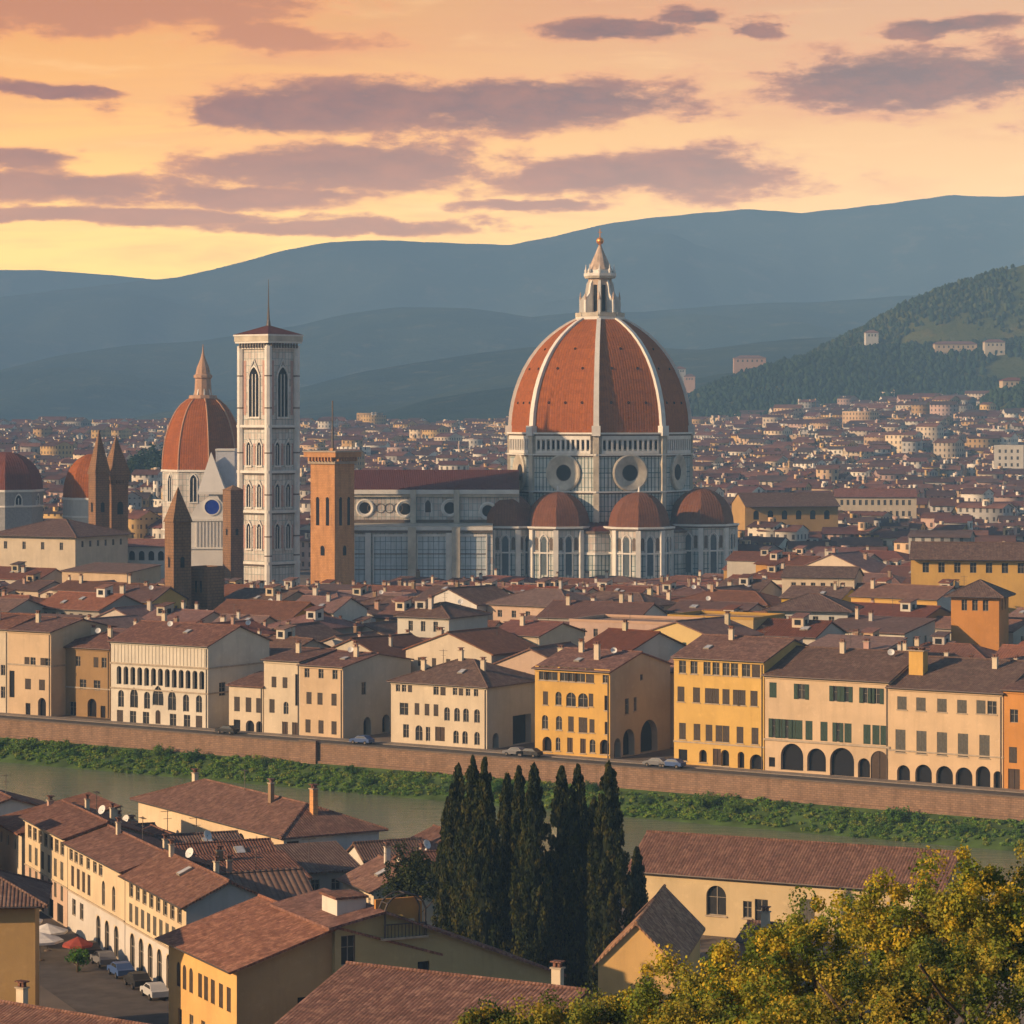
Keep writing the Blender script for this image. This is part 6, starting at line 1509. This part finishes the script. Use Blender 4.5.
# ------------------------------------------------------------------ woods on the hills
def hz_at(x, y):
    h = -1e9
    return h
import mathutils
def woods(name, objs, region, n, size, cols, seed, accept=None):
    """tree-shaped tufts standing on the hill surface"""
    r = np.random.RandomState(seed)
    from mathutils.bvhtree import BVHTree
    trees = []
    for ob in objs:
        me = ob.data; trees.append(BVHTree.FromPolygons([v.co for v in me.vertices], [tuple(p.vertices) for p in me.polygons]))
    V = []; Q = []; C_ = []
    while n > 0:
        n -= 1
        px = r.uniform(region[0], region[1]); Y = r.uniform(region[2], region[3]); X = (px - 512) / F * Y
        zt = None
        for b in trees:
            hit = b.ray_cast(Vector((X, Y, 900)), Vector((0, 0, -1)))
            if hit[0] is not None and (zt is None or hit[0].z > zt): zt = hit[0].z
        if zt is None: continue
        if accept and not accept(px, X, Y, zt, r): continue
        s = size * r.uniform(.6, 1.35); hh = s * r.uniform(.8, 1.25); c = np.array(cols[r.randint(len(cols))]) * r.uniform(.7, 1.3)
        o = len(V); m = 6
        for (rr, z) in ((.55, -.1), (1.0, .35), (.8, .72), (.25, 1.0)):
            for q in range(m):
                a = 6.283 * q / m + r.uniform(-.3, .3); k = rr * s * r.uniform(.7, 1.2) * .5; V.append((X + k * math.cos(a), Y + k * math.sin(a), zt + z * hh * r.uniform(.85, 1.1)))
        for L in range(3):
            for q in range(m):
                q2 = (q + 1) % m; Q.append((o + L * m + q, o + L * m + q2, o + (L + 1) * m + q2, o + (L + 1) * m + q)); C_.append(c * r.uniform(.8, 1.2))
        Q.append((o + 3 * m, o + 3 * m + 1, o + 3 * m + 3, o + 3 * m + 4)); C_.append(c)
    me = fast_mesh(name, np.array(V), np.array(Q), None, cols=np.array(C_), mats=[attr_mat('wood_crowns', 1.0)])
    tag(link(name, me), kind='stuff')
knoll = hill('wooded_knoll', [(640, 432), (665, 408), (700, 392), (740, 377), (790, 362), (840, 352), (900, 348), (960, 346), (1024, 342), (1150, 335), (1300, 345)], 2990, 2760, 3300, HM_GREEN, z0=36, seed=44, rough=.05)
knoll2 = hill('dark_knoll', [(960, 440), (985, 402), (1005, 388), (1030, 380), (1080, 378), (1180, 420)], 2560, 2420, 2720, HM_GREEN, z0=36, seed=46, rough=.03)
gh = bpy.data.objects['green_hill']
clear = lambda px, X, Y, z, r: not (math.sin(X * .018 + Y * .006) + .6 * math.sin(Y * .031 + X * .01 + 1) > 1.0 + r.uniform(-.25, .25))
woods('hill_forest', [knoll], (640, 1100, 2770, 3080), 12000, 4.6, [(.009, .024, .012), (.014, .034, .014), (.024, .044, .016)], 7, clear)
woods('hillside_trees', [gh], (780, 1100, 2860, 3300), 12000, 4.4, [(.012, .028, .012), (.022, .042, .015), (.05, .06, .016)], 8, lambda px, X, Y, z, r: math.sin(X * .012 - Y * .011) + .7 * math.sin(X * .03 + Y * .02) > (-.35 if px < 900 else .25) + r.uniform(-.4, .4))
woods('knoll_forest', [knoll2], (960, 1100, 2430, 2640), 1500, 5.0, [(.016, .034, .014), (.025, .045, .016)], 9)
# villas on the slopes
def villa(label, px, py, Y, Wd, D, h, wallm, rz=0., name='villa', cat='villa', base=None, roof='hip'):
    b = P(px, py, Y)
    return building(name, label, cat, (b.x, Y, b.z), math.radians(rz), Wd, D, h, wallm, roof=roof, rise=2.5, tile=T_MID, zb=-14, gutter=False, holes={'F': winrow(Wd, max(3, int(Wd / 5)), h - 4, 2.4, 1.6)}, winparts=True)
villa('large pale villa on the wooded shoulder right of the great dome', 734, 362, 3010, 32, 14, 4, PL['pink'])
villa('white clustered house just right of the dome lantern foot on the hill', 676, 374, 3320, 11, 10, 6, PL['white'], 10)
villa('small pinkish house below the white one on the hill by the dome', 684, 380, 3300, 12, 9, 4, PL['pink'], -8)
villa('lone white villa high on the green hillside', 866, 336, 3080, 13, 9, 3.5, PL['white'], 5)
villa('long cream convent strung along the middle of the green hillside', 935, 347, 2960, 42, 10, 3, PL['peach'], 4)
villa('orange fortress-like villa on the dark knoll at the right photo edge', 1003, 390, 2545, 20, 12, 8, PL['peach'], 6)
villa('pale hamlet house along the far right of the hillside road', 985, 345, 2950, 20, 10, 3, PL['cream'], 4)

# ------------------------------------------------------------------ vehicles, parasols
CARC = {'white': (.7, .7, .68), 'black': (.02, .02, .022), 'red': (.4, .03, .02), 'silver': (.42, .42, .42), 'blue': (.04, .08, .2), 'grey': (.15, .15, .16)}
TYRE = simple('tyre_rubber', (.02, .02, .02), .9)
def car_meshes(col):
    mt = simple('car_paint_' + col, CARC[col], .5, 0., noise=.03); key = 'car' + col
    if key in WM: return WM[key]
    mb = MB(); L, w_ = 4.2, .85
    pr = [(0, .35), (0, .75), (.25, .88), (1.05, .98), (1.65, 1.42), (3.1, 1.45), (3.8, 1.0), (4.15, .92), (4.2, .4)]
    n = len(pr); vs = [(x, -w_ * (.86 if z > 1.1 else 1), z) for x, z in pr] + [(x, w_ * (.86 if z > 1.1 else 1), z) for x, z in pr]
    mb.add(vs, [tuple(range(n)), tuple(range(2 * n - 1, n - 1, -1))] + [(i, n + i, n + (i + 1) % n, (i + 1) % n) for i in range(n)], mt)
    body = mb.mesh('body')
    mb = MB()
    for s in (-1, 1): mb.add([(1.3, s * .835, 1.05), (1.75, s * .775, 1.36), (3.0, s * .775, 1.38), (3.5, s * .835, 1.08)], [(0, 1, 2, 3)], GLASS)
    side = mb.mesh('side_windows'); mb = MB(); mb.add([(1.10, -.7, 1.04), (1.10, .7, 1.04), (1.60, .64, 1.40), (1.60, -.64, 1.40)], [(0, 1, 2, 3)], GLASS, Matrix.Translation((-.03, 0, .03))); ws = mb.mesh('windscreen')
    mb = MB(); mb.lathe([(.32, -.1), (.32, .1)], 12, TYRE, M=Matrix.Rotation(math.pi / 2, 4, 'X')); mb.lathe([(.18, -.11), (.18, .11)], 8, MC['dull_iron'], M=Matrix.Rotation(math.pi / 2, 4, 'X')); wh = mb.mesh('wheel')
    WM[key] = (body, side, ws, wh); return WM[key]
def car(col, loc, rz, label, group=None):
    body, side, ws, wh = car_meshes(col); root = empty('parked_car', loc, rz, label, 'car', group)
    link('body', body, root); link('side_windows', side, root); link('windscreen', ws, root)
    for x in (.85, 3.35):
        for s in (-.8, .8): link('wheel', wh, root, (x, s, .32))
rc = random.Random(4)
cc = ['white', 'black', 'silver', 'grey', 'red', 'blue']
spotsC = [(352, 'before the side wall of the nine-windowed peach house'), (505, 'left in the gap before the deep yellow house'), (519, 'right in the gap before the deep yellow house'),
          (645, 'beside the arches left of the golden yellow house'), (661, 'right at the left corner of the golden yellow house'), (218, 'beside the white arched palace side wall')]
for k, (px, wh_) in enumerate(spotsC):
    d = 9.6; t = river_t(px, d); q = river_p(t, d, .008); col = ['blue', 'grey', 'black', 'grey', 'blue', 'black'][k]
    car(col, q, RZ + (0 if rc.random() < .6 else math.pi), '%s car parked %s' % (col, wh_), 'cars parked on the embankment road')
for k, s_ in enumerate((34, 40, 46.5, 52.5, 58.5)):
    x, y = rp(s_); col = ['black', 'grey', 'blue', 'black', 'silver'][k]
    car(col, (x - 2.2 * .9206, y - 2.2 * .3905, ground_z(x, y)), math.atan2(ru[1], ru[0]), '%s car parked under the street row, %s from the far end' % (col, ['first', 'second', 'third', 'fourth', 'fifth'][k]), 'cars parked along the street row')
CANV = {'white': simple('white_canvas', (.72, .68, .62), .9), 'red': simple('red_canvas', (.30, .06, .04), .9), 'cream': simple('cream_canvas', (.66, .58, .45), .9)}
def parasol(col, x, y, r_, label, h=2.9):
    root = empty('market_parasol', (x, y, ground_z(x, y)), rc.uniform(0, 1.5), label, 'parasol', 'parasols over the street market')
    mb = MB(); n = 8
    vs = [(0, 0, h)] + [(r_ * math.cos(6.283 * i / n), r_ * math.sin(6.283 * i / n), h - .75) for i in range(n)] + [(r_ * math.cos(6.283 * i / n), r_ * math.sin(6.283 * i / n), h - .98) for i in range(n)]
    mb.add(vs, [(0, 1 + i, 1 + (i + 1) % n) for i in range(n)] + [(1 + i, 9 + i, 9 + (i + 1) % n, 1 + (i + 1) % n) for i in range(n)], CANV[col]); mb.build('canopy', root)
    mb = MB(); mb.tube([(0, 0, 0), (0, 0, h)], .04, IRON); mb.build('pole', root); mb = MB(); mb.lathe([(.35, 0), (.3, .12), (.05, .15)], 10, STONED); mb.build('base', root)
for col, s_, o_, r_, lab in (('red', 20, 7.5, 1.9, 'red parasol at the far end of the street market'), ('white', 25, 6.5, 2.3, 'white parasol next to the red one'), ('cream', 29.5, 8.5, 2.2, 'cream parasol left of the white ones'), ('white', 32, 5.5, 2.2, 'white parasol in the middle of the market'), ('white', 37, 7.5, 2.4, 'nearest white parasol of the street market'), ('red', 41, 4.6, 1.6, 'small red parasol nearest the black cars')):
    x, y = rp(s_); parasol(col, x - o_ * .9206, y - o_ * .3905, r_, lab)
c = rp(45); tree('street_shrub', 'bright green shrub standing by the cars in the foreground street', 'shrub', (c[0] - 5.2, c[1] - 2.2, 0), 2.6, 1.2, 1.2, 24, 40, .2, [(.06, .16, .02), (.09, .2, .03)], 91, spread=.45)
mb = MB()
STREET = simple('street_paving', (.10, .085, .075), .9, noise=.2, sc_=.4)
a = [rp(-10), rp(75)]; mb.poly([(a[0][0], a[0][1], .012), (a[0][0] - 10, a[0][1] - 4, .012), (a[1][0] - 10, a[1][1] - 4, .012), (a[1][0], a[1][1], .012)], STREET); tag(mb.build('street', None), kind='structure')
